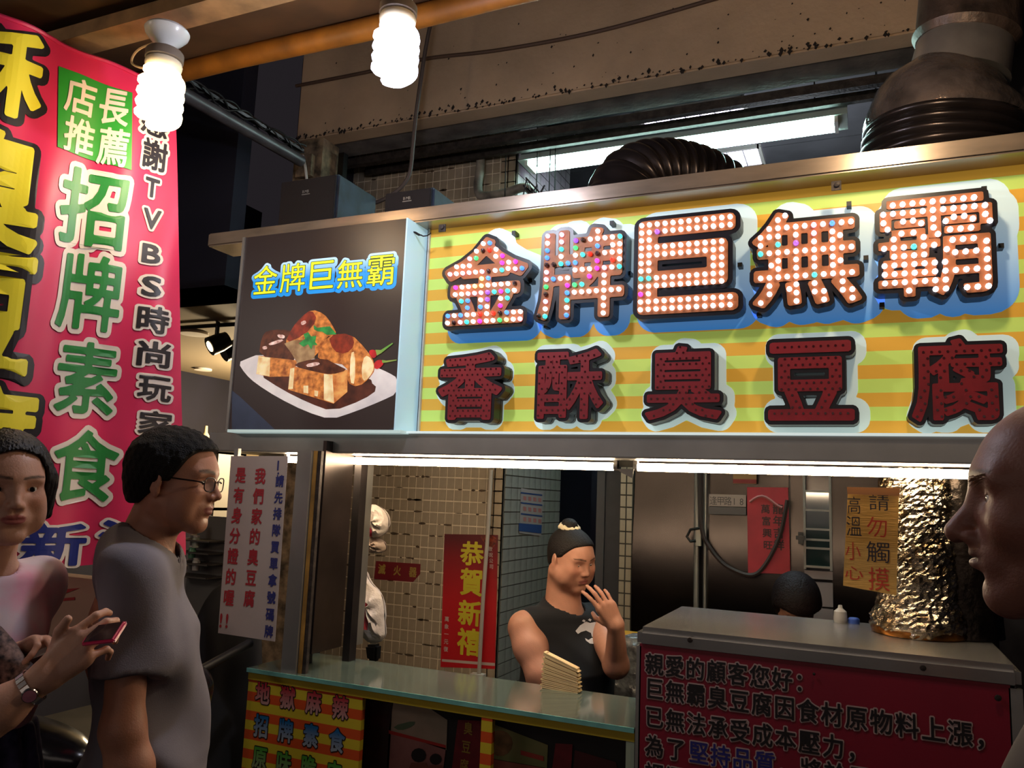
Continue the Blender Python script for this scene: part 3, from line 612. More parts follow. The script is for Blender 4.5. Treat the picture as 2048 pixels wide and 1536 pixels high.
# ---------------------------------------------------------------- exhaust ducts
foil_d = mat('dark_foil_duct', (92, 84, 82), .30, .9, var=.35, vs=9, bump=.25, bs=40)
duct_b = mat('black_flex_duct', (58, 50, 50), .28, .7, var=.3, vs=7)
def flex(mb, pts, r, ribs, amp=.010, n=40, tilt=0):
    pts = np.array(pts); seg = np.r_[0, np.cumsum(np.linalg.norm(np.diff(pts, axis=0), axis=1))]; N = ribs*7; s = np.linspace(0, seg[-1], N); C = np.stack([np.interp(s, seg, pts[:, i]) for i in range(3)], 1)
    for _ in range(8): C[1:-1] = .25*C[:-2]+.5*C[1:-1]+.25*C[2:]
    rr = [(np.interp(x, np.linspace(0, seg[-1], len(r)), r) if hasattr(r, '__len__') else r)+amp*(abs(math.sin(math.pi*i/7))-.5) for i, x in enumerate(s)]
    mb.tube(C, rr, n)
ac = P(1300, 360, Y=2.95); r_ = .145
t = thing('exhaust_duct', (ac[0]-.05, 2.95, ROOFZ), 'black corrugated flexible duct arching over the stall roof', 'duct'); m = MB()
arch = [(ac[0]-.115+.0*a, 2.86, ROOFZ+.0) for a in (0,)]+[(ac[0]-.115+.02*s, 2.86+.02*s, ROOFZ+.10*s) for s in np.linspace(0, 1, 4)]+[(ac[0]-.095+.20*(1-math.cos(a)), 2.90+.25*(1-math.cos(a)), ROOFZ+.09+.17*math.sin(a)) for a in np.linspace(.1, 2.9, 14)]+[(ac[0]+.36, 3.4, ROOFZ-.1)]
flex(m, arch, .138, 24, .016, 44); m.build('flex_tube', duct_b, t, smooth=True)
D = lambda x, y: P(x, y, Y=3.0)
d0, d1, d2, d3, d4 = D(1880, 325), D(1886, 262), D(1915, 160), D(1930, 82), D(1950, -90)
t = thing('exhaust_duct', (d0[0], 3.0, ROOFZ), 'large grey duct with tape-wrapped joint rising at the right', 'duct'); m = MB()
flex(m, [(d0[0]-.005, 3.0, ROOFZ), d0, d1], [.255, .256, .252], 7, .014, 48); m.build('flex_tube', duct_b, t, smooth=True)
m = MB(); ws = [(1886, 268, .252), (1886, 255, .258), (1888, 240, .254), (1890, 225, .246), (1893, 210, .238), (1898, 195, .220), (1905, 180, .198), (1911, 166, .176), (1915, 158, .166)]
m.tube([D(x, y) for x, y, r in ws], [r for x, y, r in ws], 48); m.build('tape_wrap', mat('plastic_wrapped_tape', (104, 92, 88), .16, .35, var=.4, vs=9, bump=.7, bs=26, coat=.6), t, smooth=True, label='shiny plastic tape wrapping')
MB().tube([D(1914, 162), D(1916, 150), D(1930, 84)], [.164, .160, .152], 48).build('sleeve', mat('galvanised_sleeve', (190, 180, 172), .30, .75, var=.2, vs=6), t, smooth=True, label='smooth shiny metal sleeve')
m = MB(); m.tube([D(1928, 92), D(1931, 78), D(1934, 62), D(1950, -90)], [.156, .172, .164, .168], 48); m.build('upper_pipe', mat('wrapped_upper_pipe', (112, 92, 82), .45, .5, var=.5, vs=9, bump=.5, bs=25), t, smooth=True)
m = MB()
for k in range(6): pts = [d3+(random.uniform(.25, .4), random.uniform(-.1, .2), random.uniform(-.45, .2)) for _ in range(4)]; m.tube(pts, .006, 5)
tag(m.build('cable_bundle', blackr, None, smooth=True), 'loose black cables hanging right of the large duct', 'cable')
S('trim_12', MB().box((P(2000, 150, Y=3.3)[0], 3.15, 2.9), (1.6, 3.28, 4.4)), mat('dark_service_panel', (42, 36, 40), .7, var=.4, vs=4))
# ---------------------------------------------------------------- helpers for flat print
class Pl(Fr):   # plane frame that can read an image point
    def px(s, x, y):
        d = ray(x, y); t = np.dot(s.o-CAM, s.n)/np.dot(d, s.n); q = CAM+d*t-s.o; return np.array([np.dot(q, s.ux)/np.dot(s.ux, s.ux), np.dot(q, s.uy)/np.dot(s.uy, s.uy)])
def FX(Y): return Pl((0, Y, 0), (1, 0, 0), (0, 0, 1), (0, -1, 0))
def fit_px(mb, fr, ch, x0, y0, x1, y1, off, h, t=0., res=96, mi=0, du=0., dv=0.):
    xm, ym = (x0+x1)/2, (y0+y1)/2; u0 = fr.px(x0, ym)[0]; u1 = fr.px(x1, ym)[0]; va = fr.px(xm, y0)[1]; vb = fr.px(xm, y1)[1]
    return fit_glyph(mb, fr, ch, u0+du, vb+dv, u1+du, va+dv, off, h, t, res, mi)
def row_px(mb, fr, s, a, b, wh, off=.02, h=.0015, res=64, mi=0, t=0.):   # characters with centres from image point a to b
    A, B = fr.px(*a), fr.px(*b); n = max(len(s)-1, 1)
    for i, ch in enumerate(s):
        if ch in ' \u3000': continue
        c = A+(B-A)*i/n; k = .5 if ord(ch) > 255 else .36; put_glyph(mb, fr, ch, c[0]-k*wh[0], c[1]-.38*wh[1], wh[0], wh[1], off, h, t, res, mi)
def poly(mb, fr, pts, h, mi=0, smooth=0, px=True):
    p = [fr.px(*q) if px else np.array(q) for q in pts]
    for _ in range(smooth): p = [v for i in range(len(p)) for v in (p[i]*.75+p[(i+1) % len(p)]*.25, p[i]*.25+p[(i+1) % len(p)]*.75)]
    tr = tessellate_polygon([[Vector((a[0], a[1], 0)) for a in p]]); mb.add([fr(a[0], a[1], h) for a in p], tr, mi)
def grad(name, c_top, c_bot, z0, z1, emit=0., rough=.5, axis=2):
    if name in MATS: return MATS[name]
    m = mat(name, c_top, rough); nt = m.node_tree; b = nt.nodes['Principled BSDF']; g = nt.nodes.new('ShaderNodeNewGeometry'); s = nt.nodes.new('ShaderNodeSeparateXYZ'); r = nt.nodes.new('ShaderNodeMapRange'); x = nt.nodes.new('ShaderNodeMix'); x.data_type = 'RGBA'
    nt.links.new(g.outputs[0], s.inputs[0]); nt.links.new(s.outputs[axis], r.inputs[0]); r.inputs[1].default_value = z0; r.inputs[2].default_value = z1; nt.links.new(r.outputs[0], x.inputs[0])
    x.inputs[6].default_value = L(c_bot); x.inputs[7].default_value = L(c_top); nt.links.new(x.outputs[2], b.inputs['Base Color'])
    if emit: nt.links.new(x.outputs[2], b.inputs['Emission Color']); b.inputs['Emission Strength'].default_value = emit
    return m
def stripes(name, c1, c2, pitch, z0, emit=0., rough=.45):
    m = mat(name, c1, rough); nt = m.node_tree; b = nt.nodes['Principled BSDF']; g = nt.nodes.new('ShaderNodeNewGeometry'); s = nt.nodes.new('ShaderNodeSeparateXYZ'); a = nt.nodes.new('ShaderNodeMath'); a.operation = 'SUBTRACT'; a.inputs[1].default_value = z0
    d = nt.nodes.new('ShaderNodeMath'); d.operation = 'DIVIDE'; d.inputs[1].default_value = pitch; f = nt.nodes.new('ShaderNodeMath'); f.operation = 'FRACT'; k = nt.nodes.new('ShaderNodeMath'); k.operation = 'GREATER_THAN'; k.inputs[1].default_value = .5
    nt.links.new(g.outputs[0], s.inputs[0]); nt.links.new(s.outputs[2], a.inputs[0]); nt.links.new(a.outputs[0], d.inputs[0]); nt.links.new(d.outputs[0], f.inputs[0]); nt.links.new(f.outputs[0], k.inputs[0])
    x = nt.nodes.new('ShaderNodeMix'); x.data_type = 'RGBA'; x.inputs[6].default_value = L(c1); x.inputs[7].default_value = L(c2); nt.links.new(k.outputs[0], x.inputs[0]); nt.links.new(x.outputs[2], b.inputs['Base Color'])
    if emit: nt.links.new(x.outputs[2], b.inputs['Emission Color']); b.inputs['Emission Strength'].default_value = emit
    return m
# ---------------------------------------------------------------- steel frame of the sign
YS = 2.60; XR = .95; XL = -1.523
zt0, zt1, zb0, zb1 = 2.632, 2.69, 1.757, 1.832
fr_ = thing('steel_gantry', (-1., 2.5, zb0), 'scuffed stainless steel frame around the stall sign', 'sign frame')
MB().box((-2.57, 2.50, zt0), (XR, 2.66, zt1)).build('top_bar', steel_b, fr_, bevel=.006)
MB().box((-2.46, 2.50, zb0), (XR, 2.66, zb1)).build('bottom_bar', steel, fr_, bevel=.004)
MB().box((-2.46, 2.66, zb0), (XR, 3.15, zb0+.03)).build('soffit', steel_d, fr_)
MB().box((-2.46, 2.66, zb0+.03), (XR, 3.15, zt0+.022)).build('back_housing', steel_d, fr_)
MB().box((XL-.01, 2.49, zb1), (XR, 2.60, zb1+.008)).build('edge_strip', mat('lit_edge_strip', (214, 232, 232), .3, emit=.55), fr_)
for x, y in ((885, 457), (1674, 372)):
    q = P(x, y, Y=2.495); m = MB(); m.box((q[0]-.016, 2.494, q[2]-.012), (q[0]+.012, 2.5, q[2]+.016)).lathe((q[0], 2.494, q[2]+.004), [(.001, 0), (.009, 0), (.008, .007), (.001, .008)], 10, (0, -1, 0)); m.build('bolt', rust, fr_)
m = MB()
for k in range(7):   # sooty smears of old tape around the joint
    a = P(755+k*9, 462+k*1.5, Y=2.497); pts = [a+(s*.03*k*.4, 0, .012*math.sin(s*4+k)) for s in np.linspace(0, 1.6, 8)]; m.tube(pts, .0025, 5)
m.build('tape_residue', grime, fr_, smooth=True)
# ---------------------------------------------------------------- main sign panel
zz = P(850, 462, Y=YS)[2]; t = thing('stall_sign', (-.4, YS, zb1), 'backlit stall sign panel with orange and lime stripes', 'sign')
MB().box((XL, YS, zb1), (XR-.02, YS+.05, zt0)).build('panel_face', stripes('sign_stripes', (226, 170, 60), (200, 226, 108), .0842, zt0-.0842*.36, emit=SG), t)
MB().box((XL-.006, YS-.012, zb1), (XL, YS+.05, zt0)).build('side_trim', white_pl, t)
F1 = FX(YS); F2 = FX(YS-.075)
TOP = dict(zip('金牌巨無霸', ((887, 472, 1058, 652), (1072, 452, 1254, 642), (1276, 434, 1476, 626), (1498, 414, 1728, 618), (1744, 384, 1998, 600))))
LOW = dict(zip('香酥臭豆腐', ((872, 700, 1010, 846), (1066, 692, 1214, 846), (1284, 684, 1450, 848), (1528, 676, 1716, 848), (1812, 668, 2018, 852))))
hal = MB(); hal2 = MB()
for ch, b in TOP.items():
    x0, y0, x1, y1 = b; mx = (x1-x0)*.10; my = (y1-y0)*.10; fit_px(hal, F1, ch, x0+mx+18, y0+my, x1-mx+22, y1-my+16, .185, .0010)
for ch, b in LOW.items():
    x0, y0, x1, y1 = b; mx = (x1-x0)*.10; my = (y1-y0)*.10; fit_px(hal2, F1, ch, x0+mx+8, y0+my, x1-mx+12, y1-my+6, .165, .0010)
hal.build('halo_print', grad('halo_blue', (214, 238, 242), (0, 132, 222), 2.16, 2.50, emit=SG*1.5), t, label='white to blue gradient outline printed behind the upper characters')
hal2.build('halo_print', mat('halo_white', (216, 238, 236), .5, emit=SG), t, label='white outline printed behind the lower characters')
# channel letters
tray = mat('letter_tray', (20, 17, 28), .35, var=.3, vs=20); face_u = mat('letter_face_orange', (176, 104, 58), .55, var=.12, vs=30); face_l = mat('letter_face_red', (140, 20, 34), .5, var=.12, vs=20); rim_l = mat('brown_letter_edge', (58, 42, 28), .35, .5)
LEDC = dict(white=((255, 244, 250), 9), pink=((255, 190, 236), 6), blue=((70, 130, 255), 6), cyan=((60, 225, 240), 6), green=((70, 235, 120), 4), magenta=((225, 60, 210), 4.5), yellow=((255, 235, 140), 6), red=((255, 50, 30), 3.5), violet=((140, 80, 255), 5))
ledm = {}
for k, (c, e) in LEDC.items(): ledm[k] = mat('led_'+k, c, .3, emit=e*LEDE, ecol=c); ledm[k].cycles.emission_sampling = 'NONE'
ledm['off'] = mat('led_off', (70, 40, 34), .3)
lm = {}
for k, m_ in ledm.items():
    mb = MB(); mb.lathe((0, 0, 0), [(.0080, 0), (.0080, .005), (.0070, .010), (.0045, .0132), (.001, .0142)], 8, (0, -1, 0)); me = bpy.data.meshes.new('led'); me.from_pydata(mb.v, [], mb.f); me.materials.append(m_); lm[k] = me
LBL = {'金': 'first upper glowing letter, roof-shaped top, many coloured lamps', '牌': 'second upper glowing letter, tall with narrow left half, coloured lamps', '巨': 'third upper glowing letter, boxy open frame with white lamps', '無': 'fourth upper glowing letter with four slanted feet below a grid', '霸': 'fifth upper glowing letter, densest and largest, at the right end',
       '香': 'first dark red letter of the lower row, unlit', '酥': 'second dark red letter of the lower row, unlit, two halves side by side', '臭': 'third dark red letter of the lower row, unlit, with spreading feet', '豆': 'fourth dark red letter of the lower row, unlit, flat bars above and below a box', '腐': 'fifth dark red letter of the lower row, unlit, at the right end'}
LT_ = {'霸': .004, '無': .015}
OFFU = {'金': .030, '牌': .022, '巨': .040, '無': .020, '霸': .006}
for ch, b in TOP.items():
    x0, y0, x1, y1 = b; o = OFFU[ch]; mx = (x1-x0)*.055; my = (y1-y0)*.055; q = F2.px((x0+x1)/2, y1)
    t = thing('channel_letter', (q[0], YS, q[1]), LBL[ch], 'sign letter', 'channel letters on the stall sign'); m = MB()
    g = fit_px(m, F2, ch, x0+mx, y0+my, x1-mx, y1-my, o+.048, .0, .066, 130); m.build('tray', tray, t)
    m = MB(); fit_px(m, F2, ch, x0+mx, y0+my, x1-mx, y1-my, o+.008, .003, .004, 130); m.build('face', face_u, t)
    xs, ys, D = glyph_sdf(ch, 130); sp = .0262; n = 0; u0, v0, sx, sy = g; placed = []
    def dval(u, v): ex, ey = (u-u0)/sx, (v-v0)/sy; return bil(xs, ys, D, (ex, ey)) if -.15 < ex < 1.15 and -.25 < ey < 1.05 else 9
    th_ = o-LT_.get(ch, .015); best = []
    for pa in range(6):
        for pb in range(6):
            c_ = [(u, v) for jj in range(-4, 24) for ii in range(-2, 20) for u, v in [(u0+(ii+pa/6)*sp, v0+(jj+pb/6)*sp)] if dval(u, v) < th_]
            if len(c_) > len(best): best = c_
    cand = best; fill = [(dval(u, v), u, v) for u in np.arange(u0-.05*sx, u0+1.05*sx, sp/5) for v in np.arange(v0-.2*sy, v0+1.*sy, sp/5)]
    for d_, u, v in sorted(f for f in fill if f[0] < th_):
        if all((u-p[0])**2+(v-p[1])**2 > (sp*.88)**2 for p in cand): cand.append((u, v))
    rn = random.Random(ord(ch)); wts = {'金': .34, '牌': .36}.get(ch, .93)
    for u, v in cand[:299]:
        left = (u-u0)/sx; pw_ = .38 if ch == '金' else (.28 if left < .55 else .8) if ch == '牌' else .955
        k = 'white' if rn.random() < pw_ else rn.choice(['blue', 'cyan', 'green', 'magenta', 'pink', 'violet', 'yellow', 'blue', 'pink', 'white', 'cyan', 'red' if ch in '金牌' else 'cyan', 'off' if ch in '金牌' else 'pink'])
        link('led', lm[k], t, Vector(F2(u, v, .003))-Vector(OFF[t.name]))
    for bx, by in ((x0+20, y1+10), (x1-30, y0-6), (x1+4, (y0+y1)/2)):
        q = P(bx, by, Y=YS-.03); MB().box((q[0]-.007, YS-.035, q[2]-.007), (q[0]+.007, YS, q[2]+.007)).build('bracket', black, t)
for ch, b in LOW.items():
    x0, y0, x1, y1 = b; mx = (x1-x0)*.07; my = (y1-y0)*.07; q = F2.px((x0+x1)/2, y1); o = .022 if ch in '酥腐臭' else .03
    t = thing('channel_letter', (q[0], YS, q[1]), LBL[ch], 'sign letter', 'channel letters on the stall sign'); m = MB()
    g = fit_px(m, F2, ch, x0+mx, y0+my, x1-mx, y1-my, o+.045, 0, .06, 110); m.build('tray', [tray], t)
    m = MB(); fit_px(m, F2, ch, x0+mx, y0+my, x1-mx, y1-my, o+.048, -.052, .020, 110); m.build('back_edge', rim_l, t)
    m = MB(); fit_px(m, F2, ch, x0+mx, y0+my, x1-mx, y1-my, o, .003, .004, 110); m.build('face', face_l, t)
    xs, ys, D = glyph_sdf(ch, 110); sp = .0205; u0, v0, sx, sy = g; m = MB()
    for jj in range(70):
        for ii in range(70):
            u = u0-.1*sx+ii*sp+(jj % 2)*sp/2; v = v0-.2*sy+jj*sp*.9; ex, ey = (u-u0)/sx, (v-v0)/sy
            if not (-.15 < ex < 1.15 and -.25 < ey < 1.05): continue
            i0 = int(round((ex-xs[0])/(xs[1]-xs[0]))); j0 = int(round((ey-ys[0])/(ys[1]-ys[0])))
            if D[min(i0, 109), min(j0, 109)] < o-.014:
                c = F2(u, v, .0032); m.add([c+np.array((.0038*math.cos(a), -.001, .0038*math.sin(a))) for a in np.arange(6)*math.pi/3], [tuple(range(6))])
    m.build('unlit_lamps', mat('unlit_lamp', (58, 10, 18), .2), t, kind='stuff')
# ---------------------------------------------------------------- photo light box on the left
YB = 2.45; FB = FX(YB); t = thing('light_box', (-2., YB, zb1), 'photo light box of fried tofu on a white plate, left of the main sign', 'sign')
bl = FB.px(466, 862)[0]; br_ = FB.px(797, 700)[0]; zt = FB.px(640, 480)[1]+.012; zt = min(zt, zt0+.006); bl = FB.px(487, 600)[0]-.02
MB().box((bl, YB+.004, zb1), (br_, YB+.14, zt0)).build('case', mat('light_box_print', (30, 22, 22), .35, emit=LB, ecol=(52, 38, 36)), t)
MB().box((br_, YB, zb1), (br_+.006, 2.6, zt0)).build('side_panel', mat('lit_side_acrylic', (176, 210, 224), .4, emit=.42), t, label='pale glowing side of the box')
MB().box((bl-.012, YB-.002, zb1), (bl, YB+.14, zt0)).build('edge_profile', steel, t)
MB().box((bl, YB-.004, zb1-.003), (br_+.03, YB+.1, zb1+.008)).build('bottom_profile', mat('lit_profile', (190, 214, 210), .3, emit=.5), t)
def C6(*p): return [(460+x/3.2, 440+y/3.2) for x, y in p]
def pm(name, c, c2=None, vs=30, e=None): return mat('print_'+name, c, .4, var=.3 if c2 or vs else 0, vs=vs or 8, c2=c2, emit=LB*2 if e is None else e)
def art(name, layers, mt, h, sm=1):
    m = MB()
    for k, l in enumerate(layers): poly(m, FB, C6(*l), h+k*.0001, 0, sm)
    m.build(name, mt, t)
h = .0006
art('table_print', [[(8, 1090), (60, 1130), (300, 1355), (8, 1355)], [(980, 1357), (1048, 1325), (1048, 1357)]], pm('blue', (40, 46, 62), (24, 26, 34), 4), -.0034+.0, 0)
art('plate_print', [[(48, 912), (110, 885), (180, 858), (500, 880), (930, 940), (1010, 975), (1072, 1012), (1070, 1108), (960, 1160), (800, 1225), (642, 1277), (480, 1225), (300, 1135), (160, 1045), (95, 985)]], pm('plate', (206, 196, 190), (168, 160, 160), 5), -.0030)
art('sauce_print', [[(175, 985), (300, 960), (700, 980), (880, 1000), (950, 1080), (850, 1150), (650, 1225), (500, 1170), (330, 1085)]], pm('sauce', (78, 36, 24), (40, 18, 14), 18), -.0027)
art('rim_print', [[(930, 960), (1050, 1020), (1062, 1055), (960, 1090), (890, 1030)]], pm('plate', (206, 196, 190)), -.0026)
T1, T2, T3 = pm('fried', (196, 122, 58), (120, 58, 26), 42), pm('glaze', (84, 42, 26), (46, 20, 14), 36), pm('pale_tofu', (222, 206, 162), (190, 150, 96), 26)
art('tofu_print', [[(180, 868), (350, 880), (430, 900), (400, 1000), (250, 1003), (165, 985)]], T1, -.0024, 0); art('tofu_print', [[(180, 870), (255, 880), (250, 1000), (166, 985)]], T3, -.0022, 0)
art('glaze_print', [[(200, 750), (232, 708), (330, 698), (410, 715), (425, 900), (350, 888), (180, 872)]], T2, -.0020)
art('tofu_print', [[(520, 570), (600, 598), (650, 665), (685, 735), (610, 745), (545, 885), (430, 918), (390, 850), (345, 790), (400, 690), (460, 620)]], T1, -.0018, 1)
art('tofu_print', [[(345, 790), (400, 770), (545, 760), (540, 885), (430, 918), (390, 850)]], pm('browned_side', (150, 120, 84), (104, 70, 44), 24), -.0016, 0)
art('glaze_print', [[(520, 570), (560, 640), (470, 740), (350, 790), (395, 690), (455, 620)]], pm('red_glaze', (130, 44, 26), (70, 26, 18), 30), -.0014)
art('tofu_print', [[(620, 735), (770, 725), (870, 825), (930, 920), (915, 990), (820, 1072), (745, 1040), (755, 930), (600, 905), (548, 870)]], T1, -.0014, 1)
art('glaze_print', [[(625, 735), (775, 725), (800, 800), (740, 860), (660, 840)]], pm('red_glaze', (130, 44, 26)), -.0012)
art('tofu_print', [[(862, 862), (905, 885), (925, 945), (890, 1010), (848, 1035), (840, 940)], [(770, 850), (800, 840), (800, 1050), (765, 1040)]], T3, -.0010)
art('tofu_print', [[(400, 935), (650, 985), (662, 1175), (370, 1085), (380, 1000)]], T1, -.0010, 0)
art('tofu_print', [[(385, 950), (412, 945), (402, 1080), (372, 1082)], [(600, 985), (655, 990), (665, 1172), (600, 1150)], [(470, 1060), (500, 1060), (500, 1110), (470, 1105)], [(540, 1090), (565, 1095), (560, 1130), (540, 1125)]], T3, -.0008, 0)
art('tofu_print', [[(650, 985), (752, 955), (750, 1100), (662, 1175)]], pm('amber_side', (206, 146, 80), (160, 84, 40), 30), -.0009, 0)
art('glaze_print', [[(400, 935), (450, 905), (600, 880), (700, 935), (755, 960), (650, 990), (560, 975)]], T2, -.0006)
art('shine_print', [[(450, 655), (480, 640), (490, 660), (460, 675)], [(240, 790), (330, 760), (345, 775), (260, 805)], [(480, 925), (560, 905), (580, 925), (500, 945)], [(300, 730), (350, 735), (350, 760), (310, 755)], [(205, 810), (235, 805), (240, 825), (210, 830)]], pm('shine', (220, 190, 180), (140, 90, 76), 50), -.0004)
art('herb_print', [[(440, 790), (480, 760), (470, 730), (500, 718), (520, 745), (552, 740), (545, 780), (560, 800), (530, 800), (520, 830), (500, 795), (470, 812)], [(535, 672), (560, 690), (600, 684), (640, 680), (660, 705), (682, 732), (620, 735), (590, 715), (560, 712), (538, 700)]], pm('herb', (44, 130, 60), (24, 84, 40), 40), -.0002, 0)
art('chilli_print', [[(886, 842), (905, 828), (935, 835), (945, 855), (925, 885), (905, 880)], [(922, 912), (950, 893), (975, 897), (985, 920), (950, 955), (922, 950)]], pm('chilli', (176, 30, 34), (120, 16, 20), 20), -.0002)
art('stem_print', [[(930, 830), (965, 832), (1040, 785), (1042, 792), (970, 850), (940, 868)], [(972, 895), (1000, 900), (1066, 893), (1066, 899), (1000, 912), (975, 915)]], pm('stem', (70, 130, 50), (120, 130, 60), 20), -.0001, 0)
BT = dict(zip('金牌巨無霸', ((143, 285, 305, 478), (315, 270, 485, 465), (505, 255, 668, 445), (680, 245, 855, 440), (870, 218, 1055, 425)))); ha = MB(); kk = MB(); yy = MB()
for ch, (a, b, c, d) in BT.items():
    q = (460+(a+8)/3.2, 440+(b+8)/3.2, 460+(c-8)/3.2, 440+(d-8)/3.2); fit_px(ha, FB, ch, *q, .115, -.0034, 0, 80, du=.001, dv=-.003); fit_px(kk, FB, ch, *q, .022, -.0028, 0, 96); fit_px(yy, FB, ch, *q, .002, -.0022, 0, 96)
ha.build('halo_print', grad('halo_small', (210, 236, 240), (22, 130, 204), 2.44, 2.55, emit=LB*2), t); kk.build('outline_print', mat('print_dark_olive', (60, 84, 30), .5), t); yy.build('lettering', mat('print_lime', (222, 226, 40), .5, emit=LB*2), t)
# ---------------------------------------------------------------- tubes under the sign
tube_w = mat('fluorescent_warm', (255, 236, 205), .4, emit=TB, ecol=(255, 226, 186))
for k, (a, b, la) in enumerate(((570, 1236, 'left warm fluorescent tube under the sign frame'), (1268, 1960, 'right warm fluorescent tube under the sign frame'))):
    x0, x1 = P(a, 925, Y=2.66)[0], P(b, 938, Y=2.66)[0]; z = 1.738-.002; t = thing('tube_light', ((x0+x1)/2, 2.66, 1.757), la, 'tube light', 'tubes under the stall sign')
    MB().tube([(x0+.012, 2.66, z), (x1-.012, 2.66, z)], .0135, 14).build('tube', tube_w, t, smooth=True)
    for x in (x0, x1-.014): MB().tube([(x, 2.66, z), (x+.014, 2.66, z)], .0137, 14).build('end_cap', steel, t, smooth=True); MB().box((x, 2.65, z), (x+.014, 2.67, 1.757)).build('socket', white_pl, t)
q = P(1250, 945, Y=2.6); t = thing('paper_flag', tuple(q), 'small white torn tape hanging between the two tubes', 'tape'); MB().slab([P(1232, 938, Y=2.6), P(1268, 938, Y=2.6), P(1265, 957, Y=2.6), P(1248, 948, Y=2.6)], (0, .001, 0)).build('strip', white_pl, t)
# ---------------------------------------------------------------- hanging notice
YN = 2.40; FN = FX(YN); t = thing('hanging_notice', tuple(P(500, 905, Y=YN)), 'tall white notice with red and navy characters hanging at the left post', 'notice')
m = MB(); c_ = [FN.px(*p) for p in ((462, 912), (575, 912), (549, 1283), (436, 1266))]; m.slab([FN(a[0], a[1], 0) for a in c_], (0, .004, 0)); m.build('board', mat('notice_board', (186, 172, 166), .45, var=.08, vs=3), t)
r_ = MB(); row_px(r_, FN, '是有身分證的喔', (482, 950), (458, 1195), (.052, .062), .028); row_px(r_, FN, '我們家的臭豆腐', (521, 952), (499, 1197), (.052, .062), .028)
row_px(r_, FN, '!', (449, 1240), (449, 1240), (.07, .07), .02); row_px(r_, FN, '!', (461, 1241), (461, 1241), (.07, .07), .02); r_.build('lettering', mat('notice_red', (160, 32, 44), .5), t, label='red characters')
n_ = MB(); row_px(n_, FN, '1.', (559, 930), (563, 938), (.05, .05), .02); row_px(n_, FN, '請先排隊買單拿號碼牌', (560, 962), (538, 1263), (.040, .046), .028); n_.build('lettering', mat('notice_navy', (38, 42, 110), .5), t, label='navy characters')
MB().box((c_[0][0]+.01, YN+.004, c_[0][1]-.02), (c_[0][0]+.03, YN+.02, c_[0][1]+.03)).build('clip', steel, t)
# ---------------------------------------------------------------- red banner
A_, B_, C_ = Q(0, 28, 2.60), Q(345, 165, 2.92), Q(20, 1150, 2.44); ux = B_-A_; ux[2] = 0; ux /= np.linalg.norm(ux); uy = A_-C_; uy /= np.linalg.norm(uy); uy -= ux*uy.dot(ux); uy /= np.linalg.norm(uy)
class Ban(Pl):
    def __call__(s, u, v, h=0.): return Fr.__call__(s, u, v, h+.010*math.sin(u*17+v*2.2+1)+.007*math.sin(u*31-v*3.1)+.004*math.sin(v*9+u*6))
nb_ = np.cross(ux, uy); nb_ *= -np.sign(nb_.dot(ray(200, 600))); FBn = Ban(A_, ux, uy, nb_)
t = thing('hanging_banner', tuple(FBn(.2, FBn.px(100, 1150)[1])), 'big red cloth banner with yellow, green and white characters', 'banner')
uL = FBn.px(-150, 600)[0]; uR_t, vR_t = FBn.px(352, 185); uR_b, vR_b = FBn.px(371, 1110); vL_t = FBn.px(-150, -30)[1]; vL_b = FBn.px(-150, 1172)[1]; v0a = FBn.px(0, 28)[1]; v0b = FBn.px(20, 1152)[1]
def ban(u, v):
    uu = uL+(1-0)*(uR_t+(uR_b-uR_t)*(1-v)-uL)*u; tv = vL_t+(vR_t-vL_t)*u-.012*math.sin(u*math.pi*3)**2; bv = vL_b+(vR_b-vL_b)*u; return FBn(uu, bv+(tv-bv)*v, 0)
redc = mat('banner_red', (214, 46, 90), .42, var=.06, vs=3, spec=.4)
m = MB(); m.grid(ban, 70, 110); o = m.build('cloth', redc, t, smooth=True)
m = MB(); m.tube([ban(u, 1.0) for u in np.linspace(0, 1, 40)], .008, 6); m.build('hem', redc, t, smooth=True)
def bt(chs, mname, col, off, h, res=96, dv=0., du=0., label=None):
    m = MB()
    for ch, b in chs: fit_px(m, FBn, ch, *b, off, h, 0, res, du=du, dv=dv)
    bm = bmesh.new(); me = bpy.data.meshes.new('x'); me.from_pydata(m.v, [], m.f); bm.from_mesh(me); bmesh.ops.recalc_face_normals(bm, faces=bm.faces[:])
    m.build('lettering', mat(mname, col, .45), t, label=label)
DENSE[0] = 1
Y_ = [('酥', (-118, 50, 84, 222)), ('臭', (-120, 262, 78, 492)), ('豆', (-125, 508, 62, 738)), ('腐', (-125, 775, 62, 1000))]
bt(Y_, 'banner_black', (28, 22, 26), .085, .0035, dv=-.006, du=.004); bt(Y_, 'banner_yellow', (232, 218, 52), .03, .006, label='large yellow characters')
G_ = [('招', (122, 342, 250, 492)), ('牌', (120, 512, 240, 658)), ('素', (116, 686, 232, 826)), ('食', (108, 862, 232, 1000))]
K_ = [('感', (281, 222, 336, 274)), ('謝', (284, 283, 334, 340)), ('T', (290, 358, 318, 394)), ('V', (287, 420, 320, 458)), ('B', (284, 491, 318, 527)), ('S', (283, 556, 318, 594)), ('時', (273, 616, 335, 667)), ('尚', (274, 686, 338, 734)), ('玩', (275, 755, 342, 801)), ('家', (277, 824, 344, 870)), ('推', (277, 892, 344, 945)), ('薦', (277, 965, 344, 1018))]
N_ = [('樂', (-80, 1062, 18, 1148)), ('新', (45, 1048, 170, 1130)), ('波', (200, 1042, 318, 1122))]
for lst in (G_, K_, N_): bt(lst, 'banner_white', (228, 214, 200), .085 if lst is not K_ else .11, .0035)
bt(G_, 'banner_green', (34, 128, 54), .018, .006, label='large green characters'); bt(K_, 'banner_black', (28, 22, 26), .025, .006, 72, label='small black characters'); bt(N_, 'banner_navy', (26, 40, 118), .03, .006, label='navy characters')
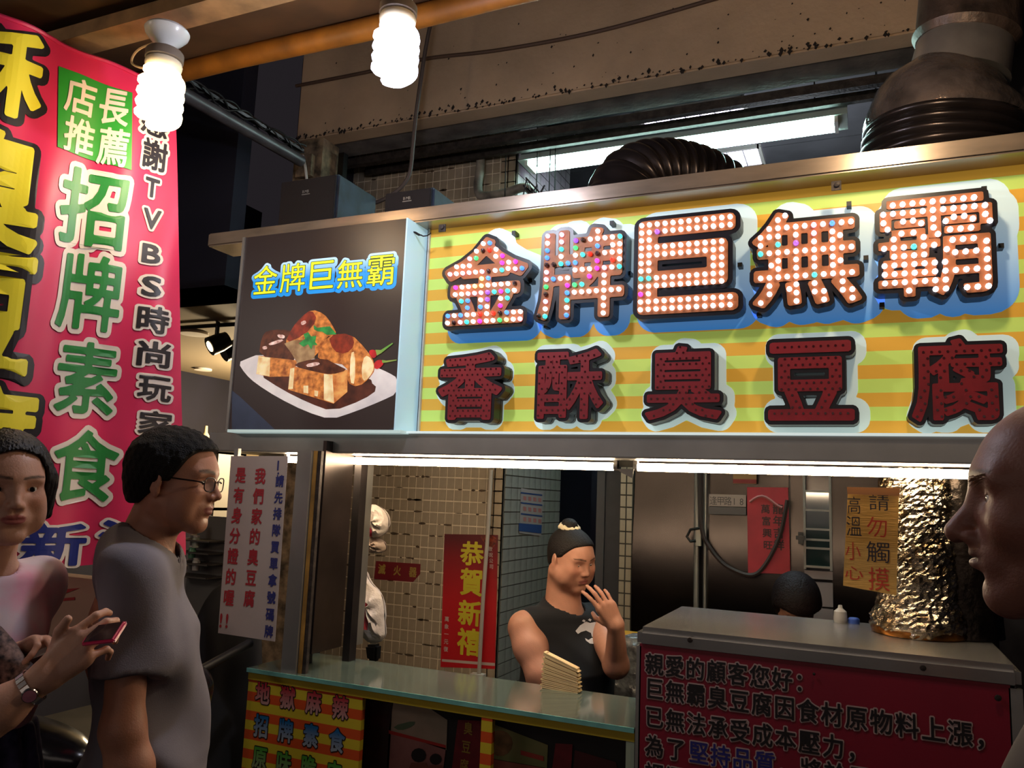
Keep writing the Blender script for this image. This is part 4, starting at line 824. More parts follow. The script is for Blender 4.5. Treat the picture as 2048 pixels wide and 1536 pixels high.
m = MB(); q = [FBn.px(*p) for p in ((118, 131), (262, 190), (261, 343), (115, 294))]
def gq(u, v): a = q[3]+(q[2]-q[3])*u; b = q[0]+(q[1]-q[0])*u; c = a+(b-a)*v; return FBn(c[0], c[1], .0035)
m.grid(gq, 14, 14); m.build('green_patch', mat('banner_green_patch', (44, 150, 50), .45), t, smooth=True)
bt([('店', (131, 160, 192, 228)), ('長', (200, 182, 255, 250)), ('推', (129, 236, 190, 306)), ('薦', (197, 258, 254, 332))], 'banner_white', (228, 214, 200), .018, .006, label='pale characters in the green square')
DENSE[0] = 0
# ---------------------------------------------------------------- glass counter
ZG = .953; YF = 2.40; gx0, gx1 = P(495, 1343, Y=YF)[0], P(1270, 1450, Y=YF)[0]-.003; yb = 2.762
t = thing('glass_counter', ((gx0+gx1)/2, YF, 0), 'glass-topped counter with yellow and orange striped front', 'counter')
gl = mat('counter_glass', (84, 96, 88), .10, spec=1., var=.1, vs=3); gl.node_tree.nodes['Principled BSDF'].inputs['IOR'].default_value = 1.9
MB().box((gx0-.005, YF+.004, ZG), (gx1, yb, ZG+.012)).build('glass_top', gl, t)
MB().box((gx0-.005, YF, ZG-.002), (gx1, YF+.004, ZG+.012)).build('glass_edge', mat('glass_edge_teal', (120, 186, 176), .2, var=.2, vs=10), t, label='pale teal polished glass edge')
FC = FX(YF+.01); st = stripes('counter_stripes', (206, 78, 28), (204, 182, 44), .0655, ZG-.037)
ux1 = FC.px(722, 1450)[0]; yel = mat('counter_yellow', (178, 156, 34), .5)
MB().box((gx0, YF+.01, .02), (ux1, YF+.03, ZG-.002)).build('striped_panel', st, t)
MB().box((gx0-.001, YF+.007, ZG-.028), (gx1, YF+.03, ZG-.002)).build('top_rail', yel, t)
pA_, pB_ = FC.px(963, 1450)[0], FC.px(985, 1450)[0]; MB().box((pA_, YF+.008, .02), (pB_, YF+.03, ZG-.028)).build('post', st, t)
xe = FC.px(1252, 1500)[0]; MB().box((xe, YF+.008, .02), (gx1, YF+.05, ZG-.028)).build('post', mat('pale_green_post', (150, 162, 140), .5), t)
MB().box((gx0, YF+.03, .02), (gx0+.02, yb-.02, ZG-.002)).box((gx1-.02, YF+.05, .02), (gx1, yb-.02, ZG-.002)).build('side_panel', steel_d, t)
MB().box((ux1-.02, YF+.10, .02), (gx1-.02, YF+.12, ZG-.002)).build('inner_board', mat('inner_black_board', (14, 11, 12), .6), t)
def shades(name, c1, c2, z0, z1): return grad(name, c1, c2, z0, z1)
rows = (('地獄麻辣', ((526, 1386), (681, 1415)), (164, 26, 44), (190, 158, 150)), ('招牌素食', ((523, 1452), (674, 1481)), (18, 96, 150), (170, 172, 170)), ('原味脆皮', ((520, 1515), (668, 1546)), (70, 146, 46), (150, 150, 120)))
for k, (s, (a, b), c1, c2) in enumerate(rows):
    m = MB(); row_px(m, FC, s, a, b, (.066, .080), .075, .001, 64); m.build('lettering', mat('counter_letter_dark', (34, 26, 24), .5), t)
    z = FC.px(*a)[1]; m = MB(); row_px(m, FC, s, a, b, (.066, .080), .03, .002, 80); m.build('lettering', grad('row_%d' % k, c1, c2, z-.055, z+.028), t, label=('red', 'blue', 'green')[k]+' shaded characters')
FP = FX(YF+.098)
def print_(name, pts, c, h, c2=None, vs=12, sm=0): m = MB(); poly(m, FP, pts, h, 0, sm); return m.build(name, mat('ad_'+name+str(c[0])+str(c[1]), c, .5, var=.3 if c2 else 0, vs=vs, c2=c2), t)
print_('poster_black', [(726, 1384), (786, 1392), (778, 1536), (720, 1536)], (30, 22, 24), .001, (60, 24, 22), 14)
print_('poster_white', [(790, 1386), (826, 1394), (895, 1440), (893, 1500), (778, 1462)], (168, 148, 130), .001, (140, 130, 112), 9)
print_('poster_leaf', [(784, 1452), (832, 1440), (828, 1452), (800, 1462)], (90, 110, 84), .002, None, 9, 1)
print_('poster_line', [(778, 1460), (892, 1490), (892, 1496), (778, 1467)], (176, 44, 38), .002)
print_('poster_pink', [(778, 1467), (892, 1496), (884, 1560), (772, 1560)], (158, 108, 104), .001, (126, 82, 80), 8)
for x, y, r in ((838, 1510, 15), (872, 1518, 12)):
    print_('poster_heads', [(x+r*math.cos(a), y+r*.95*math.sin(a)) for a in np.arange(12)*math.pi/6]+[], (26, 18, 20), .003); print_('poster_shoulder', [(x-r*1.6, y+r*2.6), (x-r, y+r), (x+r, y+r), (x+r*1.7, y+r*2.6)], (120, 70, 60), .0028)
m = MB(); poly(m, FP, [(917, 1439), (963, 1441), (961, 1560), (902, 1560)], .004); m.build('poster_red_tag', mat('red_tag', (120, 26, 36), .5, var=.2, vs=20), t)
m = MB(); row_px(m, FP, '臭豆腐', (938, 1456), (930, 1530), (.034, .042), .02, .006); m.build('lettering', mat('tag_gold', (150, 124, 50), .5), t)
print_('poster_green', [(982, 1446), (1096, 1490), (1094, 1536), (980, 1516)], (128, 124, 78), .001, (100, 116, 66), 7)
print_('poster_bowl', [(1000+26*math.cos(a), 1486+26*math.sin(a)) for a in np.arange(14)*math.pi/7], (144, 104, 68), .002, (90, 70, 40), 20)
print_('poster_caption', [(1042, 1500), (1088, 1512), (1088, 1522), (1042, 1509)], (164, 60, 48), .003)
print_('poster_pink', [(980, 1517), (1094, 1537), (1094, 1560), (980, 1560)], (138, 70, 60), .0015, (160, 100, 80), 8)
m = MB(); poly(m, FP, [(1112, 1486), (1146, 1488), (1142, 1560), (1102, 1560)], .004); m.build('poster_red_tag', MATS['red_tag'], t)
print_('poster_dark_red', [(1150, 1500), (1232, 1524), (1240, 1560), (1145, 1560)], (78, 18, 24), .001, (50, 14, 18), 8)
# ---------------------------------------------------------------- steel fryer counter with its red notice
t = thing('steel_counter', (-.14, YF, 0), 'tall stainless steel counter box with a red apology notice', 'counter'); ZS = 1.254; sx0, sx1 = -.630, .345
body = MB().box((sx0+.012, YF+.01, .03), (sx1-.012, 2.98, ZS-.05)).build('body', steel_d, t)
MB().box((sx0, YF-.006, ZS-.062), (sx1, 2.985, ZS)).build('top', mat('bright_brushed_steel', (176, 174, 170), .27, .9, var=.10, vs=3.5, bump=.015, bs=8), t, smooth=True, bevel=.016)
FS = FX(YF); c_ = [FS.px(*p) for p in ((1280, 1287), (2020, 1370))]
MB().box((sx0+.001, YF-.001, .03), (sx0+.015, YF+.03, ZS-.055)).box((sx1-.03, YF-.001, .03), (sx1, YF+.03, ZS-.055)).build('corner_strip', steel, t)
MB().box((c_[0][0], YF-.001, .35), (c_[1][0], YF+.010, (c_[0][1]+c_[1][1])/2)).build('notice_panel', mat('notice_crimson', (132, 18, 42), .4, var=.06, vs=4), t, label='crimson panel')
FT = FX(YF-.001); txt = (('親愛的顧客您好：', (1309, 1328), (1610, 1364), 0), ('巨無霸臭豆腐因食材原物料上漲，', (1309, 1377), (1975, 1474), 0), ('已無法承受成本壓力，', (1309, 1434), (1716, 1500), 0), ('為了', (1309, 1492), (1352, 1498), 0), ('堅持品質', (1398, 1505), (1530, 1526), 1), ('，將於元月', (1575, 1533), (1770, 1564), 0), ('調漲售價敬請', (1309, 1548), (1535, 1590), 0))
mw, mk, mn = MB(), MB(), MB()
for s, a, b, k in txt: row_px(mw, FT, s, a, b, (.056, .063), .075, .0015, 60); row_px(mn if k else mk, FT, s, a, b, (.056, .063), .02, .0028, 72)
mw.build('lettering', mat('lettering_outline', (176, 150, 146), .5), t, label='pale outline of the characters'); mk.build('lettering', mat('lettering_black', (18, 12, 16), .5), t, label='black characters'); mn.build('lettering', mat('lettering_navy', (34, 32, 110), .5), t, label='navy characters')
for x, y in ((1380, 1280), (1846, 1336), (1996, 1396), (1628, 1348)): q = P(x, y, Y=YF-.006); MB().lathe(q, [(.001, 0), (.008 if y != 1348 else .004, 0), (.007 if y != 1348 else .003, .004), (.001, .005)], 12, (0, -1, 0)).build('screw', grime, t)
# ---------------------------------------------------------------- things on the tiled wall
YW = 3.994; FW = FX(YW)
t = thing('new_year_poster', tuple(P(940, 1335, Y=YW)), 'red new year poster with four big yellow brush characters on the tiled wall', 'poster')
c_ = [FW.px(*p) for p in ((889, 1068), (996, 1070), (990, 1338), (881, 1334))]; W0, W1 = c_[0][0], c_[1][0]; z0, z1 = c_[3][1], c_[0][1]
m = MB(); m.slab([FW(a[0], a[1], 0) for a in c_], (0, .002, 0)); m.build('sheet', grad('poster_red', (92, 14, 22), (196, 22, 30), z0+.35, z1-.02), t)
m = MB()
for ch, b in zip('恭賀新禧', ((922, 1084, 966, 1130), (922, 1138, 964, 1190), (918, 1202, 962, 1250), (916, 1258, 962, 1310))): fit_px(m, FW, ch, *b, .028, .002, 0, 80)
m.build('lettering', mat('poster_yellow', (206, 190, 44), .5), t, label='yellow brush characters')
m = MB(); row_px(m, FW, '敬祝公司', (981, 1098), (983, 1133), (.026, .026), .02, .002, 48); row_px(m, FW, '萬象一元復', (894, 1238), (892, 1298), (.028, .028), .02, .002, 48); m.build('lettering', mat('poster_white', (196, 176, 170), .5), t)
m = MB(); poly(m, FW, [(884, 1318), (990, 1326), (990, 1332), (884, 1323)], .0012); m.build('footer_print', mat('poster_white', (196, 176, 170), .5), t)
m = MB(); poly(m, FW, [(958, 1070), (994, 1072), (992, 1090), (980, 1100), (966, 1082)], .0012, 0, 1); m.build('flower_print', mat('poster_flowers', (150, 60, 30), .5, var=.5, vs=60, c2=(60, 20, 20)), t)
cable('thin_pipe', [P(x, y, Y=3.96) for x, y in ((982, 940), (976, 1060), (966, 1200), (958, 1348))], .011, 'thin white pipe running down the tiled wall across the new year poster', mat('white_thin_pipe', (178, 168, 158), .5), 8)
q = P(958, 1350, Y=3.96); tag(MB().box((q[0]-.045, 3.94, q[2]-.012), (q[0]+.03, 3.985, q[2]+.006)).build('pipe_foot', white_pl, None), 'small white foot bracket at the lower end of the thin pipe', 'bracket')
t = thing('extinguisher_sign', tuple(P(795, 1145, Y=YW)), 'small red fire extinguisher sign with yellow characters on the tiled wall', 'sign')
m = MB(); m.slab([FW(*FW.px(*p)) for p in ((752, 1122), (841, 1128), (840, 1148), (826, 1164), (748, 1158))], (0, .002, 0)); m.build('plate', mat('ext_sign_red', (120, 26, 34), .5), t)
m = MB(); row_px(m, FW, '滅火器', (764, 1138), (826, 1144), (.050, .058), .03, .002, 64); m.build('lettering', mat('ext_sign_gold', (166, 140, 66), .5), t)
# calendar on the pillar's side
FPi = Pl((px1+.006, 0, 0), (0, 1, 0), (0, 0, 1), (1, 0, 0)); t = thing('wall_calendar', tuple(P(1061, 1075, X=px1+.006)), 'faded wall calendar with blue band hanging on the pillar side', 'calendar')
m = MB(); poly(m, FPi, [(1042, 976), (1086, 984), (1082, 1072), (1038, 1066)], .001); m.build('sheet', mat('calendar_paper', (156, 146, 142), .6), t)
m = MB()
for y in (984, 1004, 1026): poly(m, FPi, [(1041, y), (1084, y+5), (1084, y+8), (1041, y+3)], .002)
m.build('rule', mat('calendar_blue', (44, 70, 120), .5), t, kind='stuff'); m = MB(); poly(m, FPi, [(1037, 1046), (1083, 1050), (1082, 1067), (1037, 1062)], .002); m.build('blue_band', MATS['calendar_blue'], t)
m = MB()
for j in range(3):
    for i in range(4): x, y = 1046+i*10, 992+j*21+i*1.2; poly(m, FPi, [(x, y), (x+6, y+1), (x+6, y+9), (x, y+8)], .002)
m.build('date_print', mat('calendar_red', (170, 110, 104), .5), t, kind='stuff')
# plastic bags hung on the pole
def bag(name, pts, label, cols, seed, Y=2.86, th=.04):
    t = thing(name, tuple(P(*pts[0], Y=Y)), label, 'plastic bag', 'plastic bags on the partition pole'); c = np.mean([P(*p, Y=Y) for p in pts], 0); fr = FX(Y); pp = [fr.px(*p) for p in pts]
    for _ in range(2): pp = [v for i in range(len(pp)) for v in (pp[i]*.75+pp[(i+1) % len(pp)]*.25, pp[i]*.25+pp[(i+1) % len(pp)]*.75)]
    cen = np.mean(pp, 0); m = MB(); n = len(pp); r = random.Random(seed); vs = []; K = 7
    for k in range(K+1):
        s = math.cos(k/K*math.pi/2)
        for a in pp: q2 = cen+(a-cen)*s; vs.append((q2[0], Y-th*math.sin(k/K*math.pi/2)*(1+.25*math.sin(a[0]*90+a[1]*70+k))-.004*r.random(), q2[1]))
    m.add(vs, [(k*n+i, k*n+(i+1) % n, (k+1)*n+(i+1) % n, (k+1)*n+i) for k in range(K) for i in range(n)]); b = [(x, 2*Y-y, z) for x, y, z in vs]; m.add(b, [(k*n+i, (k+1)*n+i, (k+1)*n+(i+1) % n, k*n+(i+1) % n) for k in range(K) for i in range(n)])
    for fc, f in enumerate(m.f):
        x = np.mean([m.v[i][0] for i in f]); z = np.mean([m.v[i][2] for i in f]); m.mi[fc] = 1 if (len(cols) > 1 and (x-cen[0]+.25*(z-cen[1]) < -.018 if seed == 1 else (abs(x-cen[0]+.02) < .025 and abs(z-cen[1]+.04) < .05))) else 0
    m.build('film', cols, t, smooth=True); q = P(*pts[0], Y=Y); MB().tube([q+(-.035, .0, .005), q], .003, 5).build('strap', cols[0], t)
wb, pb = mat('white_bag', (196, 184, 176), .35, bump=.6, bs=35), mat('pink_bag', (196, 40, 70), .35, bump=.6, bs=35)
bag('plastic_bag', [(740, 1004), (770, 1018), (780, 1045), (770, 1072), (736, 1078), (734, 1040)], 'pink and white plastic bag hanging high on the partition pole', [wb, pb], 1)
bag('plastic_bag', [(735, 1070), (768, 1078), (776, 1104), (742, 1108), (732, 1095)], 'beige plastic bag bottom hanging just below the pink bag', [mat('beige_bag', (150, 130, 116), .5, bump=.6, bs=35)], 2, 2.88, .03)
bag('plastic_bag', [(730, 1134), (738, 1164), (766, 1186), (770, 1240), (772, 1284), (728, 1288), (722, 1230), (727, 1170)], 'long white plastic bag with a red print hanging low on the partition pole', [wb, mat('red_print_bag', (140, 40, 46), .4)], 3)
t = thing('dark_bag', tuple(P(748, 1300, Y=2.9)), 'dark narrow bin bag below the white plastic bag', 'plastic bag'); m = MB(); m.slab([P(*p, Y=2.9) for p in ((728, 1290), (752, 1290), (750, 1325), (732, 1322))], (0, .05, 0)); m.build('film', black, t, bevel=.01)
# ---------------------------------------------------------------- things on the steel wall
YK = 4.565; FK = FX(YK)
t = thing('red_paper_poster', tuple(P(1530, 1145, Y=YK)), 'faded red paper with dragon print and black characters on the steel wall', 'poster')
m = MB(); m.slab([FK(*FK.px(*p)) for p in ((1494, 974), (1576, 975), (1581, 1148), (1496, 1146))], (0, .002, 0)); m.build('sheet', mat('faded_red_paper', (186, 44, 58), .6, var=.12, vs=8), t)
m = MB(); row_px(m, FK, '龍年吉祥', (1556, 1018), (1558, 1090), (.058, .058), .02, .002, 56); row_px(m, FK, '萬富興旺', (1531, 1018), (1536, 1090), (.05, .05), .02, .002, 56); m.build('lettering', mat('faint_black', (60, 20, 26), .6), t)
m = MB(); F_ = [(1500+8*i, 1004-12*math.sin(i*.55)) for i in range(9)]; m.tube([FK(*FK.px(*p), .001) for p in F_], .008, 6); m.build('dragon_print', mat('dragon_print', (176, 110, 110), .6), t)
t = thing('street_name_plate', tuple(P(1455, 1030, Y=YK)), 'small grey plate with faint black characters above a dark strip', 'sign')
m = MB(); m.slab([FK(*FK.px(*p)) for p in ((1418, 988), (1492, 990), (1492, 1014), (1418, 1012))], (0, .002, 0)); m.build('plate', mat('grey_plate', (104, 98, 98), .4, .6), t)
m = MB(); row_px(m, FK, '逢甲路18', (1427, 1001), (1485, 1003), (.044, .052), .0, .002, 64); m.build('lettering', mat('plate_black', (20, 18, 24), .5), t)
m = MB(); m.slab([FK(*FK.px(*p)) for p in ((1417, 1013), (1492, 1015), (1492, 1030), (1417, 1028))], (0, .002, 0)); m.build('dark_strip', mat('navy_strip', (22, 22, 36), .4), t)
t = thing('small_red_label', tuple(P(1489, 968, Y=YK)), 'small red and tan label high on the steel wall under the right tube', 'label')
m = MB(); m.slab([FK(*FK.px(*p)) for p in ((1466, 948), (1513, 948), (1513, 968), (1466, 967))], (0, .002, 0)); m.build('sheet', mat('tan_label', (150, 110, 66), .6), t); m = MB(); poly(m, FK, [(1466, 958), (1513, 959), (1513, 967), (1466, 966)], .001); m.build('red_band', mat('label_red', (130, 30, 30), .6), t)
cable('sagging_cable', [P(x, y, Y=4.53) for x, y in ((1398, 940), (1400, 1010), (1404, 1060), (1416, 1090), (1450, 1130), (1500, 1150), (1530, 1130), (1560, 1070), (1575, 1000))], .012, 'dark cord sagging across the steel wall in front of the red paper', mat('brown_cord', (60, 48, 46), .6))
t = thing('tap_outlet', tuple(P(1392, 1070, Y=4.54)), 'white wall socket block with dark plugs on the steel wall rail', 'socket'); q0, q1 = P(1392, 1057, Y=4.54), P(1402, 1092, Y=4.54); MB().box((q0[0], 4.53, q1[2]), (q1[0], 4.56, q0[2])).build('body', mat('ivory_box', (176, 168, 156), .5), t)
m = MB(); qc = P(1392, 1067, Y=4.53); m.tube([qc+(.02, 0, .03), qc+(-.03, 0, .02), qc+(-.05, 0, -.02), qc+(-.03, 0, -.045), qc+(.0, 0, -.04)], .008, 8); m.build('plug_cord', black, t, smooth=True)
q = P(1602, 1076, Y=4.55); tag(MB().box((q[0]-.012, 4.52, q[2]-.03), (q[0]+.012, 4.56, q[2]+.03)).box((q[0]-.022, 4.5, q[2]-.008), (q[0]+.022, 4.53, q[2]+.012)).build('door_latch', black, None), 'small black latch beside the narrow window', 'latch')
# ---------------------------------------------------------------- foil duct on the steel counter
fc = P(1822, 1262, Z=ZS); fc = np.array((.140, 2.81, ZS)); foilm = mat('crumpled_foil', (176, 166, 148), .22, 1., var=.35, vs=16, c2=(112, 92, 66), bump=.9, bs=34, stretch=(1, 1, 1.6))
t = thing('foil_duct', tuple(fc), 'foil-wrapped exhaust pipe standing on the steel counter', 'duct'); n, kz = 72, 60; vs = []; rngf = np.random.default_rng(3)
for k in range(kz+1):
    s = k/kz; z = ZS+.001+s*.50; r = .102+.020*(1-s)**2+(.016*math.exp(-((s-.08)/.08)**2))
    for i in range(n): a = 2*math.pi*i/n; rr = r*(1+.018*math.sin(3*a+9*s)+.012*math.sin(7*a-21*s))+rngf.normal()*.0024; vs.append((fc[0]+rr*math.cos(a), fc[1]+rr*math.sin(a), z))
m = MB(); m.add(vs, [(k*n+i, k*n+(i+1) % n, (k+1)*n+(i+1) % n, (k+1)*n+i) for k in range(kz) for i in range(n)]); m.build('foil_wrap', foilm, t, smooth=False)
MB().lathe(fc, [(.001, .002), (.132, .002), (.135, .012), (.128, .030), (.1, .034)], 40).build('base_ring', mat('amber_grease_ring', (170, 110, 50), .25, .9, var=.5, vs=20), t, smooth=True)
m = MB(); MB.tube(m, [(fc[0]+.125, fc[1]+.06, ZS+.002), (fc[0]+.12, fc[1]+.06, ZS+.25), (fc[0]+.11, fc[1]+.06, ZS+.49)], [.11, .10, .095], 30); m.build('rear_pipe', mat('dark_foil', (60, 52, 46), .35, .9, var=.5, vs=14, bump=.8, bs=30), t, smooth=True)  # darker foil pipe along the right side of the duct
YC = fc[1]-.150; FCd = FX(YC); t = thing('cardboard_sign', tuple(P(1745, 1180, Y=YC)), 'hand-lettered cardboard warning taped to the foil-wrapped pipe', 'sign')
m = MB(); cq = [FCd(*FCd.px(*p)) for p in ((1696, 977), (1798, 980), (1793, 1191), (1686, 1171))]; m.slab(cq, (0, .004, 0)); m.build('board', mat('cardboard', (222, 172, 88), .8, var=.12, vs=6, bump=.15, bs=20, stretch=(1, 1, 12)), t)
kb, kr = MB(), MB()
for (ch, x, y, w, h, r) in (('高', 1708, 1010, 26, 34, 0), ('溫', 1708, 1052, 30, 40, 0), ('小', 1706, 1102, 30, 36, 1), ('心', 1708, 1146, 36, 26, 1), ('請', 1758, 1004, 40, 34, 0), ('勿', 1754, 1054, 40, 40, 1), ('觸', 1756, 1104, 46, 42, 0), ('摸', 1758, 1158, 42, 46, 1)):
    fit_px(kr if r else kb, FCd, ch, x-w/2, y-h/2, x+w/2, y+h/2, -.002, .002, 0, 80)
kb.build('lettering', mat('marker_black', (36, 32, 44), .6), t, label='black marker strokes'); kr.build('lettering', mat('marker_red', (196, 62, 40), .6), t, label='red marker strokes')
m = MB(); m.slab([FCd(*FCd.px(*p), .003) for p in ((1694, 974), (1800, 976), (1799, 992), (1695, 988))], (0, .001, 0)); m.build('tape', mat('brown_tape', (120, 76, 34), .25), t)
m = MB(); m.slab([FCd(*FCd.px(*p), .003) for p in ((1692, 1010), (1800, 1006), (1799, 1030), (1693, 1038))], (0, .0006, 0)); 
# small things on the far edge of the steel counter
t = thing('sauce_bottle', (P(1682, 1240, Z=ZS)[0], 2.93, ZS), 'small clear squeeze bottle on the steel counter beside the hidden cook', 'bottle'); b_ = np.array(OFF[t.name]); MB().lathe(b_, [(.02, 0), (.022, .01), (.02, .035), (.008, .045), (.006, .055), (.001, .056)], 16).build('body', mat('clear_plastic', (150, 148, 150), .2), t, smooth=True)
t = thing('blue_cap', (P(1708, 1243, Z=ZS)[0], 2.93, ZS), 'blue plastic cap on the far edge of the steel counter', 'cap'); MB().lathe(OFF[t.name], [(.018, 0), (.018, .014), (.014, .018), (.001, .018)], 16).build('body', mat('blue_plastic', (40, 70, 150), .4), t, smooth=True)
# ---------------------------------------------------------------- behind the glass counter
BK = .952; ZK = ZG+.012
sx = P(1118, 1390, Z=ZK); t = thing('carton_stack', tuple(sx), 'leaning stack of folded paper food boxes on the glass counter', 'paper boxes'); ctn = mat('paper_board', (226, 196, 146), .8, var=.08, vs=10)
A0 = P(1083, 1378, Y=2.72); A1 = P(1160, 1392, Y=2.72); U0 = P(1090, 1302, Y=2.72); U1 = P(1156, 1336, Y=2.72); N = 20
for k in range(N):
    s, s2 = k/N, (k+.72)/N; a = A0+(U0-A0)*s; b = A1+(U1-A1)*s; a2 = A0+(U0-A0)*s2; b2 = A1+(U1-A1)*s2; j = .004*math.sin(k*2.3)
    m = MB(); m.slab([a+(j, -.01, 0), b+(j, -.01, 0), b2+(j, -.01, 0), a2+(j, -.01, 0)], (0, .03, 0)); m.build('box', ctn, t)
MB().slab([A0+(.006, -.006, 0), A1+(-.006, -.006, 0), U1+(-.008, -.006, -.004), U0+(.006, -.006, -.004)], (0, .02, 0)).build('core', mat('paper_board_dark', (150, 120, 84), .8), t)
t = thing('yellow_stool', (-.98, 3.5, 0), 'yellow plastic tub behind the worker', 'tub'); yc = P(1240, 1290, Y=3.75); yc = np.array((yc[0], 3.75, 0)); t.location = yc; OFF[t.name] = yc
zt_ = P(1250, 1280, Y=3.65)[2]; MB().lathe(yc, [(.12, 0), (.15, zt_-.02), (.165, zt_-.01), (.165, zt_), (.15, zt_), (.11, zt_-.12)], 26).build('body', mat('yellow_plastic', (190, 148, 20), .4), t, smooth=True)
gc = P(1250, 1340, Y=3.3); t = thing('rubbish_bag', (gc[0], 3.3, 0), 'clear rubbish bag full of plastic between the worker and the steel counter', 'bag')
bagm = mat('grey_rubbish_bag', (120, 122, 124), .25, var=.7, vs=26, c2=(28, 28, 32), bump=1., bs=26)
o = skin('film', lambda p: smin(ell(p, (gc[0], 3.3, gc[2]-.22), (.13, .11, .33)), ell(p, (gc[0]+.03, 3.3, gc[2]+.08), (.07, .06, .07)), .05)+.012*noise3(p, 40, 5), (gc[0]-.2, 3.12, gc[2]-.6), (gc[0]+.2, 3.48, gc[2]+.22), .009, bagm, t)
MB().lathe((gc[0], 3.3, 0), [(.11, 0), (.12, gc[2]-.5), (.10, gc[2]-.4)], 20).build('bin', steel_d, t, smooth=True)
# ---------------------------------------------------------------- neighbour shop and things behind the man
def lamp_disc(x, y, Y, r, label, E=9, col=(255, 226, 170)):
    q = P(x, y, Z=2.535) if Y is None else P(x, y, Y=Y); Y = q[1]; t = thing('downlight', (q[0], Y, q[2]), label, 'downlight'); MB().lathe(q, [(.001, -.002), (r, -.002), (r, .01), (.001, .01)], 20).build('lens', mat('downlight_glow%d' % E, col, .4, emit=E, ecol=col), t, smooth=True)
    MB().lathe(q, [(r, -.004), (r*1.25, -.003), (r*1.25, .012), (r, .012)], 20).build('ring', white_pl, t, smooth=True)
lamp_disc(388, 668, None, .07, 'bright warm downlight high in the shop beside the banner'); lamp_disc(406, 740, None, .055, 'small round downlight lower in the neighbouring shop', 7); lamp_disc(396, 819, 5.57, .05, 'oval warm lamp glow above the man in the neighbouring shop', 6, (255, 200, 110))
q = P(432, 688, Z=2.42); t = thing('spotlight', tuple(q), 'black track spotlight beside the photo light box', 'spotlight'); ax = np.array((-.4, -.75, -.5)); ax /= np.linalg.norm(ax)
MB().lathe(q+ax*-.02, [(.001, -.06), (.045, -.055), (.055, 0), (.055, .06), (.04, .06), (.001, .05)], 18, ax).build('head', black, t, smooth=True); MB().lathe(q+ax*.03, [(.001, 0), (.036, 0), (.03, .012), (.001, .012)], 16, ax).build('lens', mat('spot_glow', (255, 220, 160), .4, emit=10, ecol=(255, 220, 160)), t, smooth=True)
MB().tube([q+(0, 0, .02), q+(0, 0, .13)], .012, 8).build('stem', black, t); MB().tube([q+(-.9, 0, .11), q+(.4, 0, .11)], .012, 8).build('track', black, t)
q = P(462, 700, Z=2.42); t = thing('spotlight', tuple(q), 'second black spotlight half hidden behind the photo light box', 'spotlight'); MB().lathe(q, [(.001, -.07), (.05, -.06), (.055, .05), (.001, .05)], 16, ax).build('head', black, t, smooth=True)
plight((-4.0, 4.9, 2.0), 170, (1., .78, .48), .1); plight((-.4, 4.9, 3.3), 22, (.82, .92, 1.), .2)  # shop interior light; second is a cool fill added to brighten the hall ceiling
q = P(408, 900, Y=4.8); t = thing('vase', (q[0], 4.8, q[2]), 'pale bottle-shaped ornament on the shop shelf', 'ornament'); MB().lathe(q, [(.03, 0), (.05, .03), (.045, .09), (.015, .14), (.012, .19), (.001, .192)], 16).build('body', mat('vase_glaze', (170, 160, 130), .3), t, smooth=True)
sh = thing('display_shelf', (q[0]-.2, 4.8, 0), 'dim shop shelf unit standing behind the man in the grey T-shirt', 'shelf')
for zz_ in (q[2]-.022, q[2]-.45, q[2]-.9): MB().box((q[0]-.55, 4.7, zz_-.01), (q[0]+.25, 5.0, zz_+.012)).build('board', mat('shelf_grey', (96, 92, 86), .6), sh)
for x in (-.55, .23): MB().box((q[0]+x, 4.7, 0), (q[0]+x+.02, 5.0, q[2]+.02)).build('side', MATS['shelf_grey'], sh)
for k, (x, y, c) in enumerate(((392, 1085, (180, 190, 170)), (384, 1105, (100, 160, 120)), (392, 1130, (200, 200, 190)), (388, 1060, (190, 176, 150)))):
    p_ = P(x, y, Y=3.6); t = thing('jar', tuple(p_), 'small pale jar on the rack behind the man, %s' % ('fourth from the top', 'greenish', 'lowest', 'topmost')[(0, 1, 2, 3)[k]] if k else 'small pale jar on the rack behind the man, above the greenish jar', 'jar'); MB().lathe(p_, [(.02, -.03), (.022, .02), (.016, .03), (.001, .031)], 12).build('body', mat('jar%d' % k, c, .2), t, smooth=True); MB().lathe(p_, [(.018, .031), (.018, .04), (.001, .041)], 12).build('lid', white_pl, t, smooth=True)
rk = thing('jar_rack', tuple(P(388, 1150, Y=3.6)*np.array((1, 1, 0))), 'grey rack of jars behind the man', 'rack'); a_ = P(372, 1030, Y=3.65); b_ = P(428, 1260, Y=3.65)
for y in (1068, 1092, 1114, 1140): z = P(390, y, Y=3.6)[2]-.032; MB().box((a_[0], 3.55, z-.008), (b_[0], 3.7, z)).build('board', MATS['shelf_grey'], rk)
MB().box((a_[0], 3.70, 0), (b_[0], 3.72, a_[2])).build('back_panel', mat('rack_grey', (120, 118, 114), .6), rk)
